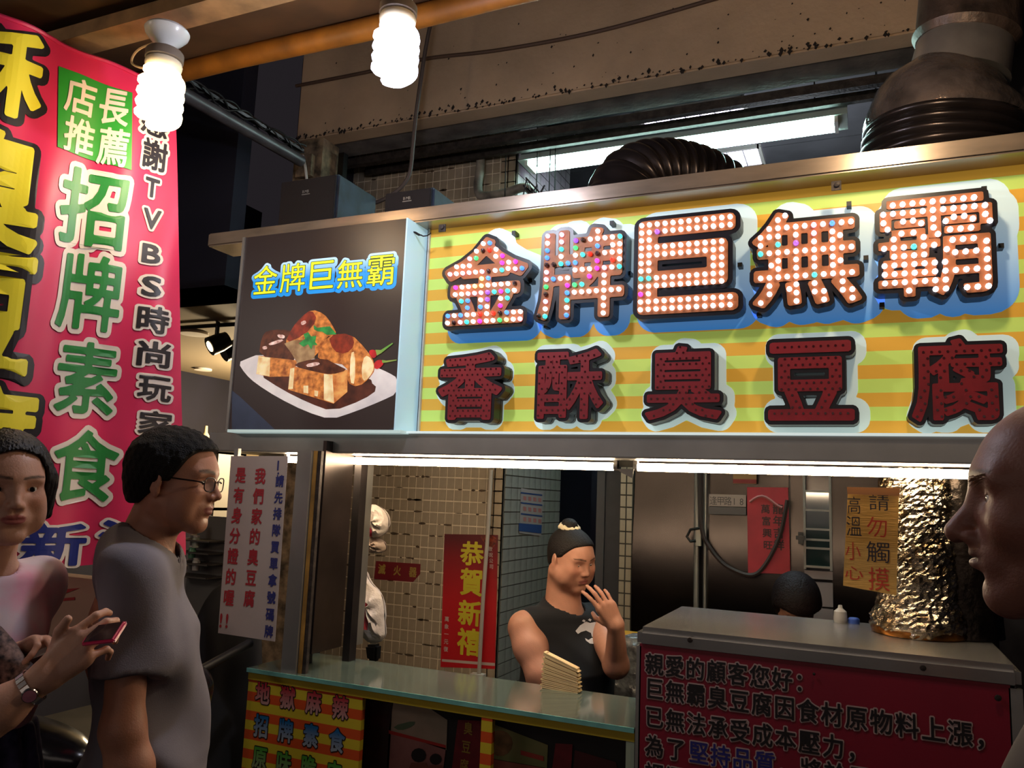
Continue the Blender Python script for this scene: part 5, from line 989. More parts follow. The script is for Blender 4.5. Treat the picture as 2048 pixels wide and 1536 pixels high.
# scooter-like dark clutter behind the people: handlebar shape, black bags, paper carrier
t = thing('paper_carrier', tuple(P(130, 1290, Y=2.05)*np.array((1, 1, 0))), 'cream paper carrier with a red wing-shaped print below the banner', 'bag'); q0 = P(88, 1148, Y=2.0); q1 = P(182, 1285, Y=2.0)
MB().box((q0[0], 2.0, q1[2]), (q1[0], 2.08, q0[2])).build('body', mat('cream_paper', (168, 140, 118), .7, var=.1, vs=6), t, bevel=.004); FQ = FX(1.999); m = MB(); poly(m, FQ, [(100, 1180), (160, 1176), (124, 1190), (112, 1196)], .001); poly(m, FQ, [(110, 1198), (150, 1194), (150, 1200), (112, 1203)], .001); m.build('wing_print', mat('carrier_red', (150, 40, 40), .6), t)
MB().tube([(q0[0]+.02, 2.04, q0[2]), (q0[0]+.03, 2.04, q0[2]+.06), (q1[0]-.03, 2.04, q0[2]+.06), (q1[0]-.02, 2.04, q0[2])], .003, 5).build('handle', white_pl, t)
t = thing('motor_scooter', (P(180, 1500, Y=2.1)[0], 2.1, 0), 'dark parked scooter half hidden between the two people', 'scooter'); sc0 = np.array(OFF[t.name]); bk = mat('scooter_black', (18, 16, 20), .22, spec=.6)
zs_ = P(150, 1290, Y=2.1)[2]; skin('body', lambda p: smin(smin(cone(p, sc0+(-.45, 0, .35), sc0+(.25, 0, .42), .16, .15), cone(p, sc0+(.3, 0, .4), sc0+(.42, 0, zs_-.08), .10, .08), .1), ell(p, sc0+(-.35, 0, .66), (.36, .13, .10)), .12), sc0+(-.9, -.3, 0), sc0+(.7, .3, 1.4), .018, bk, t)
for x in (-.55, .52): MB().tube([sc0+(x+.22*math.cos(a), 0, .23+.22*math.sin(a)) for a in np.linspace(0, 2*math.pi, 24)], .05, 10, caps=False).build('wheel', blackr, t, smooth=True)
MB().tube([sc0+(.40, -.3, zs_+.02), sc0+(.42, 0, zs_-.04), sc0+(.40, .3, zs_+.02)], .016, 10).build('handlebar', black, t, smooth=True)
MB().tube([sc0+(.40, -.2, zs_), sc0+(.34, -.24, zs_+.14)], .006, 6).build('mirror_stem', steel, t, smooth=True); m = MB(); m.lathe(sc0+(.33, -.25, zs_+.17), [(.001, -.006), (.05, -.005), (.052, .004), (.001, .006)], 18, (-1, -.4, 0)); m.build('mirror', black, t, smooth=True)
t = thing('backpack', (P(425, 1400, Y=2.5)[0], 2.5, 0), 'black bag standing between the man and the striped counter', 'bag'); b0_ = np.array(OFF[t.name]); zt2 = P(425, 1190, Y=2.5)[2]
skin('body', lambda p: smin(ell(p, b0_+(-.05, .1, zt2-.35), (.15, .15, .40)), ell(p, b0_+(-.02, .05, zt2-.85), (.17, .16, .5)), .1)+.006*noise3(p, 18, 2), b0_+(-.3, -.2, 0), b0_+(.3, .4, zt2+.15), .02, mat('black_cloth', (14, 13, 16), .8), t)
# ---------------------------------------------------------------- people
skm = attr_mat('skin', .48, bump=.12, bs=260, sss=.08, spec=.4)
def cam_dir(x, z, up=0.): d = M3@np.array([x, 0, z]); d = d*np.array((1, 1, 0)); d /= np.linalg.norm(d); return d+np.array((0, 0, up))
def vdir(h, deg):
    d = (CAM-h)*np.array((1, 1, 0)); d /= np.linalg.norm(d); r = np.cross((0, 0, 1), d); a = math.radians(deg); return d*math.cos(a)+r*math.sin(a)
def chain(p, cs, k=.03):
    d = None
    for c in cs: e = cone(p, *c); d = e if d is None else smin(d, e, k)
    return d
def legs(name, base, fw, hipz, r, material, label, parent, w=.10, shoes=True):
    L_ = np.cross((0, 0, 1), fw); hp = np.array((base[0], base[1], hipz)); cs = []
    for s in (1, -1): cs += [(hp+L_*s*w*.8, np.array((base[0], base[1], hipz*.52))+L_*s*w+fw*.02, r, r*.66), (np.array((base[0], base[1], hipz*.52))+L_*s*w+fw*.02, np.array((base[0], base[1], .08))+L_*s*w, r*.66, r*.5)]
    skin(name, lambda p: smin(chain(p, cs, .04), cone(p, hp+L_*.05+(0, 0, .04), hp-L_*.05+(0, 0, .04), r*1.15, r*1.15), .06), (base[0]-.35, base[1]-.35, .04), (base[0]+.35, base[1]+.35, hipz+.22), .016, material, parent, label=label)
    if shoes:
        for s in (1, -1):
            c = np.array((base[0], base[1], .045))+L_*s*w; skin('shoe', lambda p: smax(smin(ell(p, c-fw*.01, (.055, .055, .06)), cone(p, c+fw*.02, c+fw*.15-(0, 0, .01), .045, .035), .03), -(p[:, 2]-.002), .004), c-.24, c+.24, .012, mat('shoe_dark', (30, 28, 30), .6), parent)
HL_S = ((-.12, -.06, -.025, -.008, .016, .036, .050, .062, .085), (-.066, -.058, -.030, -.002, .000, .030, .058, .074, .082))
# --- man in the grey T-shirt, seen from his right side
hc = Q(352, 962, 1.93); f1 = vdir(hc, 66); R1 = roty(frame(f1), .06); g1 = dict(HP, H=1.0, jaw=.98, nose=.85, nosew=1.15, lips=1.1, noset=.002, fat=.003, lid=.0035)
man = thing('person', (hc[0], hc[1], 0), 'man in a grey T-shirt and glasses, seen side-on, looking towards the stall', 'person'); FT1 = vdir(hc, 84); LT = np.cross((0, 0, 1), FT1)
nb = hc+R1@np.array((-.035, 0, -.085)); sh = np.array((hc[0], hc[1], hc[2]-.216))-FT1*.050; chest = sh-(0, 0, .14); waist = sh-(0, 0, .40); hip = sh-(0, 0, .52)
sR, sL = sh-LT*.155+(0, 0, -.01), sh+LT*.165+(0, 0, -.01); eR = sR+np.array((0, 0, -.29))-LT*.045+FT1*.015; wR = eR+np.array((0, 0, -.25))+FT1*.07; eL = sL+np.array((0, 0, -.28))+LT*.04; wL = eL+(0, 0, -.24)+FT1*.10
hR = hand_prims(wR, (0.05, 0, -1), -LT, 1, [(.3, .4, .3)]*4, 1.0)
def man_skin(p):
    q = local(p, hc, R1); d = smin(face_sdf(q, g1), cone(p, nb, sh+(0, 0, .03)-FT1*.01, .056, .068), .03)
    d = smin(d, cone(p, sR+LT*.03, sL-LT*.03, .04, .04), .05); d = smin(d, ell(p, chest, (.10, .12, .17)), .06)
    a = chain(p, [(sR, sR+(eR-sR)*.45, .034, .042), (sR+(eR-sR)*.45, eR, .042, .039), (eR, eR+(wR-eR)*.3, .041, .042), (eR+(wR-eR)*.3, wR, .042, .027)], .03); a = np.minimum(a, chain(p, [(sL, eL, .047, .038), (eL, wL, .040, .027)], .03)); d = smin(d, a, .03)
    return smin(d, hand_sdf(p, hR), .012)
skin('body', man_skin, (hc[0]-.32, hc[1]-.36, wR[2]-.22), (hc[0]+.32, hc[1]+.36, hc[2]+.16), .0034, skm, man, color=lambda v: face_tint(local(v, hc, R1), g1, (176, 124, 100), (150, 84, 78), 1.15, stubble=.12))
eyes(R1, hc, g1, man, look=(1, -.1, -.05))
def shirt1(p):
    q = p-sh.astype(np.float32); X = q@FT1.astype(np.float32); Yy = q@LT.astype(np.float32); z = q[:, 2]; tz = np.clip(-z/.55, 0, 1)
    cxs = np.interp(z, (-.60, -.40, -.22, -.1, 0), (.020, .045, .035, .015, -.01)); dx = np.interp(z, (-.60, -.42, -.25, -.12, 0), (.150, .128, .122, .112, .085)); wy = np.interp(z, (-.60, -.35, -.15, 0), (.165, .165, .175, .16))
    t_ = (np.sqrt(((X-cxs)/dx)**2+(Yy/wy)**2)-1)*.11; t_ = smax(t_, z-.045, .04); t_ = smin(t_, cone(p, sR+LT*.03+(0, 0, .0), sL-LT*.03, .062, .062), .05); t_ = smin(t_, cone(p, sh+(0, 0, .0)-FT1*.02, sh+(0, 0, .055)-FT1*.028, .09, .068), .04)
    t_ = smin(t_, cone(p, sh+(0, 0, .028)-FT1*.01, sR+LT*.01+(0, 0, .012), .064, .054), .05); sl = cone(p, sR+LT*.012+(0, 0, -.004), sR+(eR-sR)*.66, .059, .064); dr = (eR-sR)/np.linalg.norm(eR-sR); sl = smax(sl, (q-(sR-sh).astype(np.float32))@dr.astype(np.float32)-.185, .004)
    s2 = cone(p, sL, sL+(eL-sL)*.66, .064, .066); s2 = smax(s2, -(p[:, 2]-(sL[2]-.18)), .004); t_ = smin(smin(t_, sl, .05), s2, .05)
    t_ = smax(t_, -(cone(p, nb, sh+(0, 0, .028)-FT1*.008+FT1*.012, .060, .071)), .005)
    w = .0110*np.sin(z*30+X*22+2*np.sin(Yy*12+z*9))*np.clip(-z/.2, 0, 1)*np.clip(.5+noise3(p, 7, 2), 0, 1)+.0045*np.sin(X*34+z*24+Yy*10)+.006*noise3(p, 13, 4); return smax(t_+w, -(z+.60), .01)
skin('t_shirt', shirt1, (sh[0]-.34, sh[1]-.34, sh[2]-.63), (sh[0]+.34, sh[1]+.34, sh[2]+.14), .006, mat('grey_jersey', (112, 108, 118), .85, var=.08, vs=5, bump=.1, bs=350), man)
m = MB(); ring = [sh+(0, 0, .055)-FT1*(.024)+FT1*.084*math.cos(a)+LT*.078*math.sin(a)-np.array((0, 0, .030*math.cos(a)+.002)) for a in np.linspace(0, 2*math.pi, 40)]
skin('hair', lambda p: hair_shell(local(p, hc, R1), g1, HL_S, .0135, .0026, 300, 1), hc-.18, hc+.18, .0035, mat('black_hair', (12, 9, 9), .7, bump=.9, bs=330, spec=.2), man, relax=0)
def glasses(R, c, g, parent, m1):
    gp = lambda a: c+R@(np.array(a)*g['H']); gl = mat('lens_glass', (190, 190, 195), .05, alpha=.10); o = thing_part = None
    fr0 = MB(); rims = []
    for s in (1, -1):
        pts = [gp((.0995-.30*abs(.033+.024*math.cos(a)-.01)**1.3, s*(.0335+.0245*np.sign(math.cos(a))*abs(math.cos(a))**.7), .000+.0165*np.sign(math.sin(a))*abs(math.sin(a))**.7)) for a in np.linspace(0, 2*math.pi, 28)]
        fr0.tube(pts, .0014, 6); rims.append((s, pts))
    fr0.tube([gp((.0985, -.009, .004)), gp((.103, 0, .007)), gp((.0985, .009, .004))], .0013, 6); fo = fr0.build('glasses_frame', m1, parent, smooth=True, label='thin dark metal glasses')
    for s, pts in rims:
        k = MB(); cc = np.mean(pts[:-1], 0); k.add([cc]+pts[:-1], [(0, i+1, (i+1) % 27+1) for i in range(27)]); k.build('lens', gl, fo)
        tp = [gp((.088, s*.058, .004)), gp((.080, s*.070, .006)), gp((.03, s*.0795, .008)), gp((-.005, s*.084, .010)), gp((-.022, s*.083, -.008))]; MB().tube(tp, .0020, 6).build('temple', m1, fo, smooth=True)
glasses(R1, hc, g1, man, mat('glasses_metal', (40, 30, 30), .25, .7))
legs('trousers', (sh[0], sh[1]), FT1, sh[2]-.60, .095, mat('dark_trousers', (30, 30, 38), .85), 'dark trousers', man)
# --- woman with the phone at the left edge
h2 = Q(10, 976, 1.73); f2 = vdir(h2, 14); R2 = roty(frame(f2), .05, .03); g2 = dict(HP, H=.97, jaw=.92, nose=.7, nosew=1.1, lips=1.05, brow=.75, fat=.003, lid=.0048, noset=.001)
wo = thing('person', (h2[0], h2[1], 0), 'black-haired woman in a white top holding a pink phone at the left edge', 'person'); FT2 = vdir(h2, 35); LT2 = np.cross((0, 0, 1), FT2)
s2c = np.array((h2[0], h2[1], h2[2]-.212))-f2*.035+cam_dir(-1, 0)*.02; n2 = h2+R2@np.array((-.03, 0, -.085)); sA, sB = s2c-LT2*.15, s2c+LT2*.14
wA = Q(92, 1352, 1.50); eA = Q(-42, 1452, 1.46); wB = Q(46, 1308, 1.66); eB = Q(-75, 1400, 1.78)
XA = Q(190, 1268, 1.53)-wA; NA = M3@np.array([-.10, -.25, -1.]); kA = [(.35, .75, .55), (.50, .85, .6), (.60, .95, .6), (.75, 1.0, .6)]
hA = hand_prims(wA, XA, NA, -1, kA, .98, thumb=((.034, .034, -.014), (.066, .050, .006), (.094, .052, .020)), spread=(.06, .0, -.05, -.10))
if (hA[1][4][2][1]-wA)[2] < (hA[1][3][0][0]-wA)[2]: hA = hand_prims(wA, XA, NA, 1, kA, .98, thumb=((.034, .034, -.014), (.066, .050, .006), (.094, .052, .020)), spread=(.06, .0, -.05, -.10))
XB = Q(130, 1272, 1.62)-wB; hB = hand_prims(wB, XB, M3@np.array([.1, -.75, .6]), 1, [(.5, .8, .5), (.6, .9, .5), (.7, .9, .5), (.8, 1., .5)], .95)
def wo_skin(p):
    q = local(p, h2, R2); d = smin(face_sdf(q, g2), cone(p, n2, s2c+(0, 0, .04), .048, .060), .025); d = smin(d, cone(p, sA, sB, .042, .042), .05); d = smin(d, ell(p, s2c-(0, 0, .15), (.08, .08, .12)), .06)
    a = chain(p, [(sA, eA, .042, .036), (eA, eA+(wA-eA)*.35, .037, .037), (eA+(wA-eA)*.35, wA, .037, .0255)], .02); d = smin(d, smin(a, hand_sdf(p, hA), .014), .02)
    b = chain(p, [(sB, eB, .042, .036), (eB, wB, .037, .025)], .02); return smin(d, smin(b, hand_sdf(p, hB), .014), .02)
skin('body', wo_skin, (min(h2[0]-.35, eA[0]-.1), min(eA[1], wA[1])-.15, s2c[2]-.55), (max(h2[0]+.35, wA[0]+.3), h2[1]+.40, h2[2]+.16), .0032, skm, wo, color=lambda v: face_tint(local(v, h2, R2), g2, (190, 144, 122), (156, 86, 84), .8))
eyes(R2, h2, g2, wo, look=(1, .02, 0))
def bob(p):
    q = local(p, h2, R2)/g2['H']; s = np.stack([q[:, 0], np.abs(q[:, 1]), q[:, 2]], 1); d = smin(ell(q, (-.014, 0, .034), (.112, .092, .098)), ell(q, (-.03, 0, -.025), (.085, .088, .085)), .04)
    d = smin(d, cone(s, (.035, .070, .02), (.034, .078, -.055), .022, .012), .03)
    hx = np.interp(q[:, 2], (-.08, -.02, .03, .060, .075, .095), (.052, .050, .055, .050, .030, -.01)); part = .010*(q[:, 1] < .01)
    face = smax(smax(q[:, 0]*0+(np.abs(q[:, 1])-np.interp(q[:, 2], (-.1, .0, .045, .075, .09), (.060, .064, .062, .045, .0))), -(q[:, 0]-.015), .01), q[:, 2]-.088, .01)
    d = smax(d, -face, .006); d = smax(d, -(q[:, 2]+.088+.3*np.clip(-q[:, 0], -.05, .02)), .008)
    return (d+.0018*np.sin(np.arctan2(q[:, 1], q[:, 0])*60+5*q[:, 2]))*g2['H']
skin('hair', bob, h2-.17, h2+.17, .0035, mat('bob_hair', (12, 9, 11), .5, spec=.3, bump=.5, bs=200, stretch=(1, 1, .12)), wo, relax=1)
def top2(p):
    q = p-s2c.astype(np.float32); X = q@FT2.astype(np.float32); Yy = q@LT2.astype(np.float32); z = q[:, 2]
    dx = np.interp(z, (-.5, -.3, -.14, 0), (.105, .092, .110, .07)); wy = np.interp(z, (-.5, -.3, -.1, 0), (.15, .135, .150, .14)); t_ = (np.sqrt(((X-.02)/dx)**2+(Yy/wy)**2)-1)*.09; t_ = smax(t_, z-.03, .04)
    t_ = smin(t_, cone(p, sA, sB, .052, .052), .05); ra = cone(p, sA, sA+(eA-sA)*.55, .055, .060); rb = cone(p, sB, sB+(eB-sB)*.5, .054, .060); t_ = smin(smin(t_, ra, .03), rb, .03); t_ = smax(t_, -cone(p, n2+(0, 0, .02), s2c+(0, 0, .03), .052, .066), .006)
    return smax(t_+.004*np.sin(z*40+X*20)+.003*noise3(p, 14, 6), -(z+.30), .008)
skin('top', top2, (s2c[0]-.36, s2c[1]-.40, s2c[2]-.34), (s2c[0]+.36, s2c[1]+.36, s2c[2]+.14), .006, mat('white_top', (206, 190, 196), .8, var=.06, vs=10, c2=(220, 150, 170)), wo, label='white top with a faint pink print')
def skirt(p):
    q = p-s2c.astype(np.float32); X = q@FT2.astype(np.float32); Yy = q@LT2.astype(np.float32); z = q[:, 2]; dx = np.interp(z, (-1., -.45, -.28), (.17, .135, .10)); return smax(smax((np.sqrt(((X-.015)/dx)**2+(Yy/(dx+.04))**2)-1)*.1+.005*np.sin(np.arctan2(Yy, X)*14), z+.285, .01), -(z+1.0), .01)
skin('skirt', skirt, (s2c[0]-.28, s2c[1]-.28, s2c[2]-1.02), (s2c[0]+.28, s2c[1]+.28, s2c[2]-.25), .009, mat('navy_floral_skirt', (26, 30, 66), .8, var=.5, vs=24, c2=(86, 80, 120)), wo, label='navy patterned skirt')
legs('leg_pair', (s2c[0], s2c[1]), FT2, .5, .06, mat('bare_leg', (170, 124, 102), .6), 'bare lower legs', wo, w=.07)
pr = thing('patterned_pouch', tuple(Q(20, 1330, 1.62)), 'black and white patterned scarf over the arm of the woman with the phone', 'scarf'); pc = Q(8, 1318, 1.60)
skin('cloth', lambda p: smin(cone(p, Q(-30, 1290, 1.6), Q(48, 1345, 1.58), .040, .022), cone(p, Q(-30, 1330, 1.6), Q(20, 1360, 1.58), .035, .02), .03)+.005*noise3(p, 50, 9), pc-.13, pc+.13, .005, mat('scarf_pattern', (34, 26, 28), .8, var=.9, vs=70, c2=(150, 120, 110)), pr)
wt = thing('wristwatch', tuple(Q(76, 1352, 1.48)), 'silver wristwatch with pink face on the wrist of the woman with the phone', 'watch'); ax = (wA-eA)/np.linalg.norm(wA-eA); wc = wA-ax*.030
U_ = np.cross(ax, NA/np.linalg.norm(NA)); U_ /= np.linalg.norm(U_); V_ = np.cross(U_, ax)
for k in range(20):
    a0 = 2*math.pi*k/20; a1 = a0+2*math.pi/20*.86; rr = .0315; m = MB(); p4 = [wc+ax*s*.0075+(U_*math.cos(a)+V_*math.sin(a)*.92)*rr for s, a in ((-1, a0), (1, a0), (1, a1), (-1, a1))]; m.slab(p4, (U_*math.cos(a0)+V_*math.sin(a0))*.0025); m.build('band_link', mat('watch_steel', (190, 186, 184), .2, 1.), wt)
Nn = (M3@np.array([.15, .35, -1.])); Nn -= ax*Nn.dot(ax); Nn /= np.linalg.norm(Nn); MB().lathe(wc+Nn*.031, [(.001, 0), (.0135, 0), (.014, .004), (.0125, .006), (.001, .006)], 24, Nn).build('case', MATS['watch_steel'], wt, smooth=True); MB().lathe(wc+Nn*.0372, [(.001, 0), (.0115, 0), (.001, .0006)], 20, Nn).build('dial', mat('watch_pink_dial', (186, 120, 140), .2), wt)
pq = [Q(168, 1285, 1.50), Q(232, 1288, 1.49), Q(251, 1238, 1.55), Q(192, 1258, 1.56)]; ph = thing('phone', tuple(pq[0]), 'pink smartphone held tilted in the raised hand', 'phone')
pq = [Q(160, 1288, 1.505), Q(226, 1280, 1.47), Q(252, 1240, 1.515), Q(186, 1250, 1.55)]
nrm = np.cross(pq[1]-pq[0], pq[3]-pq[0]); nrm /= np.linalg.norm(nrm); nrm *= -np.sign(nrm[2]); nrm = -nrm if nrm[2] > 0 else nrm
MB().slab(pq, nrm*.009).build('case', mat('pink_phone_case', (206, 58, 100), .2, coat=.6), ph, bevel=.003); ctr = np.mean(pq, 0); MB().slab([ctr+(q-ctr)*.86 for q in pq], -nrm*.0006).build('screen', mat('phone_screen', (30, 26, 34), .08), ph)
pw2 = thing('pink_wallet', tuple(Q(85, 1300, 1.63)), 'pink wallet held in the lower hand beside the white card', 'wallet'); pk = [Q(76, 1308, 1.62), Q(128, 1292, 1.58), Q(132, 1268, 1.62), Q(88, 1284, 1.66)]; MB().slab(pk, (0, 0, -.008)).build('body', mat('pink_leather', (190, 40, 90), .4), pw2, bevel=.002)
cdw = thing('white_card', tuple(Q(60, 1315, 1.63)), 'white card under the pink wallet', 'card'); MB().slab([Q(40, 1325, 1.62), Q(92, 1306, 1.59), Q(96, 1292, 1.62), Q(50, 1308, 1.65)], (0, 0, -.002)).build('sheet', white_pl, cdw)
# --- worker in the black sleeveless T-shirt behind the glass counter
h3 = Q(1143, 1118, 3.22); f3 = vdir(h3, 42); R3 = roty(frame(f3), .26, .05); g3 = dict(HP, H=1.0, jaw=1.04, fat=.012, nose=.62, nosew=1.2, lips=1.0, brow=.8, lid=.0012, noset=.002)
wk = thing('person', (h3[0], h3[1], 0), 'woman in a black sleeveless T-shirt behind the glass counter, looking down', 'person'); FT3 = vdir(h3, 38); LT3 = np.cross((0, 0, 1), FT3)
s3 = np.array((h3[0], h3[1], h3[2]-.245))-FT3*.045; n3_ = h3+R3@np.array((-.035, 0, -.07)); sA3, sB3 = s3-LT3*.185-(0, 0, .02), s3+LT3*.175-(0, 0, .01)
eA3 = Q(1078, 1345, 3.02); wA3 = Q(1082, 1500, 2.98); eB3 = Q(1232, 1330, 3.0); wB3 = Q(1232, 1250, 2.92)
hB3 = hand_prims(wB3, Q(1190, 1172, 2.92)-wB3, M3@np.array([.35, .05, -1.]), 1, [(.25, .45, .3), (.35, .5, .3), (.45, .55, .3), (.55, .6, .35)], .98, thumb=((.03, .034, -.012), (.052, .048, -.03), (.070, .046, -.045)), spread=(.14, .04, -.06, -.16))
def wk_skin(p):
    q = local(p, h3, R3); d = smin(face_sdf(q, g3), cone(p, n3_, s3+(0, 0, .03), .062, .078), .035); d = smin(d, cone(p, sA3, sB3, .05, .05), .05); d = smin(d, ell(p, s3-(0, 0, .18), (.12, .12, .18)), .05)
    a = chain(p, [(sA3, sA3+(eA3-sA3)*.45, .066, .064), (sA3+(eA3-sA3)*.45, eA3, .064, .048), (eA3, wA3, .048, .034)], .03); b = chain(p, [(sB3, eB3, .060, .046), (eB3, wB3, .046, .029)], .025); d = smin(d, a, .03)
    return smin(d, smin(b, hand_sdf(p, hB3), .014), .02)
skin('body', wk_skin, (h3[0]-.36, h3[1]-.42, s3[2]-.62), (h3[0]+.40, h3[1]+.32, h3[2]+.16), .0042, skm, wk, color=lambda v: face_tint(local(v, h3, R3), g3, (178, 126, 104), (150, 88, 82), .8))
eyes(R3, h3, g3, wk, look=(1, 0, -.5))
HL3 = ((-.12, -.06, -.025, -.005, .022, .045, .060, .085), (-.060, -.045, -.018, .008, .020, .050, .070, .085))
skin('hair', lambda p: np.minimum(hair_shell(local(p, h3, R3), g3, HL3, .006, .0007, 260, 2), ell(local(p, h3, R3), (-.045, .0, .128), (.034, .034, .026))+.001*noise3(p, 200, 8)), h3-.18, h3+.2, .004, mat('brown_black_hair', (20, 14, 13), .6, spec=.25, bump=.5, bs=200), wk)
m = MB(); bc = h3+R3@np.array((-.042, 0, .118)); Ub, Vb = R3@np.array((1, 0, 0)), R3@np.array((0, 1, 0)); m.tube([bc+(Ub*math.cos(a)+Vb*math.sin(a))*.036+R3@np.array((0, 0, .004*math.sin(9*a))) for a in np.linspace(0, 2*math.pi, 40)], [.009+.0025*math.sin(13*a) for a in np.linspace(0, 2*math.pi, 40)], 10, caps=False); m.build('scrunchie', mat('cream_scrunchie', (206, 190, 160), .8), wk, smooth=True, label='cream scrunchie round the bun')
def top3(p):
    q = p-s3.astype(np.float32); X = q@FT3.astype(np.float32); Yy = q@LT3.astype(np.float32); z = q[:, 2]; dx = np.interp(z, (-.7, -.4, -.18, 0), (.19, .17, .150, .09)); wy = np.interp(z, (-.7, -.4, -.15, 0), (.21, .20, .205, .18)); cx0 = np.interp(z, (-.5, -.18, 0), (.02, .045, 0))
    t_ = (np.sqrt(((X-cx0)/dx)**2+(Yy/wy)**2)-1)*.12; t_ = smax(t_, z-.04, .04); t_ = smin(t_, cone(p, sA3+LT3*.035, sB3-LT3*.035, .072, .070), .05); t_ = smin(t_, cone(p, s3-FT3*.01, s3+(0, 0, .05)-FT3*.02, .10, .078), .05)
    t_ = smax(t_, -(Yy+.232-.0*z), .01); t_ = smax(t_, -cone(p, n3_, s3+(0, 0, .03)+FT3*.012, .066, .080), .006); return smax(t_+.003*noise3(p, 12, 7), -(z+.70), .01)
blk = mat('black_cotton', (17, 18, 26), .9, var=.15, vs=4); skin('sleeveless_top', top3, (s3[0]-.34, s3[1]-.34, s3[2]-.72), (s3[0]+.34, s3[1]+.34, s3[2]+.14), .006, blk, wk)
# the white animal-head print, laid on the cloth by pushing each point out along the chest
def on_top3(px, py):
    d = ray(px, py)/FPX; lo_, hi_ = 2.4, 3.3; ts = np.linspace(lo_, hi_, 220); pts = (CAM+d*ts[:, None]).astype(np.float32); v = top3(pts); k = int(np.argmax(v < .0012)) if (v < .0012).any() else 100; return CAM+d*(ts[k]-.003)
def chest_print(name, pts, mt):
    p = [np.array(a, float) for a in pts]; tr = cdt([[tuple(a/100) for a in p]], lambda c: inpoly(c, [a/100 for a in p]), [])[1]; m = MB(); m.add([on_top3(*a) for a in p], tr); m.build(name, mt, wk)
def inpoly(c, P_):
    r = False
    for i in range(len(P_)):
        a, b = P_[i], P_[(i+1) % len(P_)]
        if (a[1] > c[1]) != (b[1] > c[1]) and c[0] < a[0]+(b[0]-a[0])*(c[1]-a[1])/(b[1]-a[1]): r = not r
    return r
pwm = mat('white_shirt_print', (196, 194, 200), .7)
chest_print('shirt_print', [(1151, 1262), (1160, 1251), (1168, 1246), (1172, 1243), (1180, 1246), (1190, 1244), (1200, 1250), (1208, 1262), (1212, 1272), (1204, 1276), (1194, 1272), (1184, 1274), (1182, 1266), (1172, 1261), (1162, 1264), (1156, 1268)], pwm)
chest_print('shirt_print', [(1183, 1276), (1194, 1275), (1203, 1279), (1198, 1285), (1190, 1288), (1180, 1287), (1172, 1281), (1170, 1276), (1177, 1280)], pwm)
for k, (x, y) in enumerate(((1164, 1242), (1176, 1240), (1188, 1239), (1198, 1243))): chest_print('shirt_print', [(x, y), (x+3, y-3), (x+7, y-1), (x+5, y+3)], pwm)
legs('trousers', (s3[0], s3[1]), FT3, s3[2]-.62, .11, blk, 'black trousers', wk)
# --- cook bent down behind the steel counter: only the dark hair shows
h4 = Q(1592, 1212, 3.55); f4 = cam_dir(-.15, -1); R4 = roty(frame(f4), .75); g4 = dict(HP)
ck = thing('person', (h4[0], h4[1], 0), 'person bending behind the steel counter, only dark hair and forehead showing', 'person'); s4 = np.array((h4[0], h4[1], h4[2]-.26))+np.array((0, .12, 0))
skin('body', lambda p: smin(smin(face_sdf(local(p, h4, R4), g4), cone(p, h4+R4@np.array((-.03, 0, -.08)), s4, .055, .07), .03), smin(ell(p, s4-(0, 0, .2), (.19, .12, .28)), cone(p, s4+(-.16, 0, -.03), s4+(.16, 0, -.03), .06, .06), .05), .05), (h4[0]-.3, h4[1]-.3, h4[2]-.75), (h4[0]+.3, h4[1]+.42, h4[2]+.2), .007, skm, ck, color=lambda v: face_tint(local(v, h4, R4), g4, (170, 120, 98), (140, 80, 76), .8))
skin('hair', lambda p: np.minimum(hair_shell(local(p, h4, R4), g4, ((-.12, -.03, .0, .03, .06, .085), (-.11, -.11, -.06, .03, .050, .062)), .026, .002, 150, 3), 9), h4-.2, h4+.2, .006, mat('dark_auburn_hair', (22, 11, 12), .6, spec=.2, bump=.5, bs=150), ck)
skin('apron_top', lambda p: smin(ell(p, s4-(0, 0, .24), (.21, .135, .30)), cone(p, s4+(-.17, 0, -.05), s4+(.17, 0, -.05), .068, .068), .05), (h4[0]-.34, h4[1]-.3, h4[2]-.85), (h4[0]+.34, h4[1]+.44, h4[2]-.15), .012, mat('dark_red_top', (60, 22, 26), .85), ck)
legs('trousers', (s4[0], s4[1]), np.array((0, -1., 0)), s4[2]-.45, .10, blk, 'black trousers', ck)
eyes(R4, h4, g4, ck)
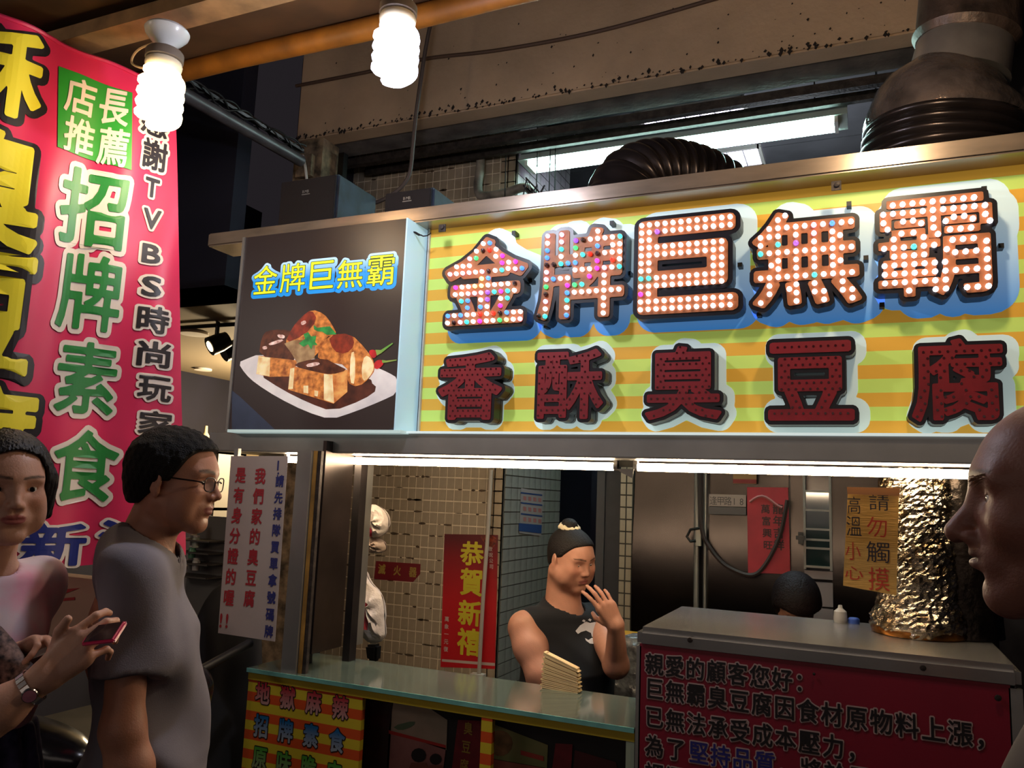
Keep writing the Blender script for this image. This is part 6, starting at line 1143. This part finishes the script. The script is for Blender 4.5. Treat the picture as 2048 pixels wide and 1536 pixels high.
# --- bald man in profile at the right edge, close to the lens
h5 = Q(2158, 1012, .87); f5 = vdir(h5, -86); R5 = roty(frame(f5), -.02); g5 = dict(HP, H=1.06, ear=1., nose=1.0, nosew=1.1, lips=1.35, brow=1.15, jaw=1.0, lid=.003, hump=.001, chin=-.002, noset=-.005, tip=1.3)
bm5 = thing('person', (h5[0], h5[1], 0), 'bald man in close profile at the right edge, facing the stall', 'person'); LT5 = np.cross((0, 0, 1), f5); s5 = np.array((h5[0], h5[1], h5[2]-.27))-f5*.05
def bald(p): q = local(p, h5, R5); return smin(smin(face_sdf(q, g5), cone(p, h5+R5@np.array((-.04, 0, -.09)), s5+(0, 0, .02), .062, .075), .03), cone(p, s5-LT5*.16, s5+LT5*.16, .06, .06), .05)
skin('body', bald, (h5[0]-.22, h5[1]-.28, s5[2]-.08), (h5[0]+.26, h5[1]+.28, h5[2]+.17), .0028, skm, bm5, color=lambda v: face_tint(local(v, h5, R5), g5, (122, 80, 68), (100, 60, 56), .55, (60, 44, 40), stubble=.2))
eyes(R5, h5, g5, bm5, look=(1, 0, .02))
m = MB(); rb = random.Random(5)
for k in range(70):
    for s in (1, -1):
        yb_ = rb.uniform(.012, .052); o = h5+R5@(np.array((.089-.25*(yb_-.012), s*yb_, .024+rb.uniform(-.004, .004)))*g5['H']); d = R5@np.array((.010, s*.006, -.002+rb.uniform(-.004, .003))); m.tube([o, o+d*.6, o+d+(0, 0, -.002)], [.0005, .0004, .0001], 3)
m.build('eyebrow_hair', mat('light_brow_hair', (120, 92, 70), .5), bm5, kind='stuff')
skin('shirt', lambda p: smax(smin(smin(ell(p, s5-(0, 0, .22), (.17, .21, .32)), cone(p, s5-LT5*.17, s5+LT5*.17, .07, .07), .06), cone(p, s5-(0, 0, .02), s5+(0, 0, .05), .10, .08), .04), -cone(p, s5, s5+(0, 0, .2)+f5*.02, .078, .07), .006), (s5[0]-.26, s5[1]-.30, s5[2]-.56), (s5[0]+.28, s5[1]+.3, s5[2]+.14), .009, mat('dark_shirt', (30, 22, 26), .85), bm5)
for s, nm in ((1, 0), (-1, 0)):
    a = s5+LT5*s*.19; e = a+(0, 0, -.29)+LT5*s*.03; w = e+(0, 0, -.24)+f5*.06; hh = hand_prims(w, (0, 0, -1), LT5*s, 1, [(.3, .4, .3)]*4)
    skin('arm', lambda p: smin(chain(p, [(a, e, .05, .042), (e, w, .042, .028)], .03), hand_sdf(p, hh), .014), np.minimum(a, w)-np.array((.13, .13, .22)), np.maximum(a, w)+np.array((.13, .13, .08)), .006, skm, bm5, color=lambda v: np.tile(sk_lin((150, 100, 84)), (len(v), 1)))
legs('trousers', (s5[0], s5[1]), f5, s5[2]-.50, .10, blk, 'dark trousers', bm5)
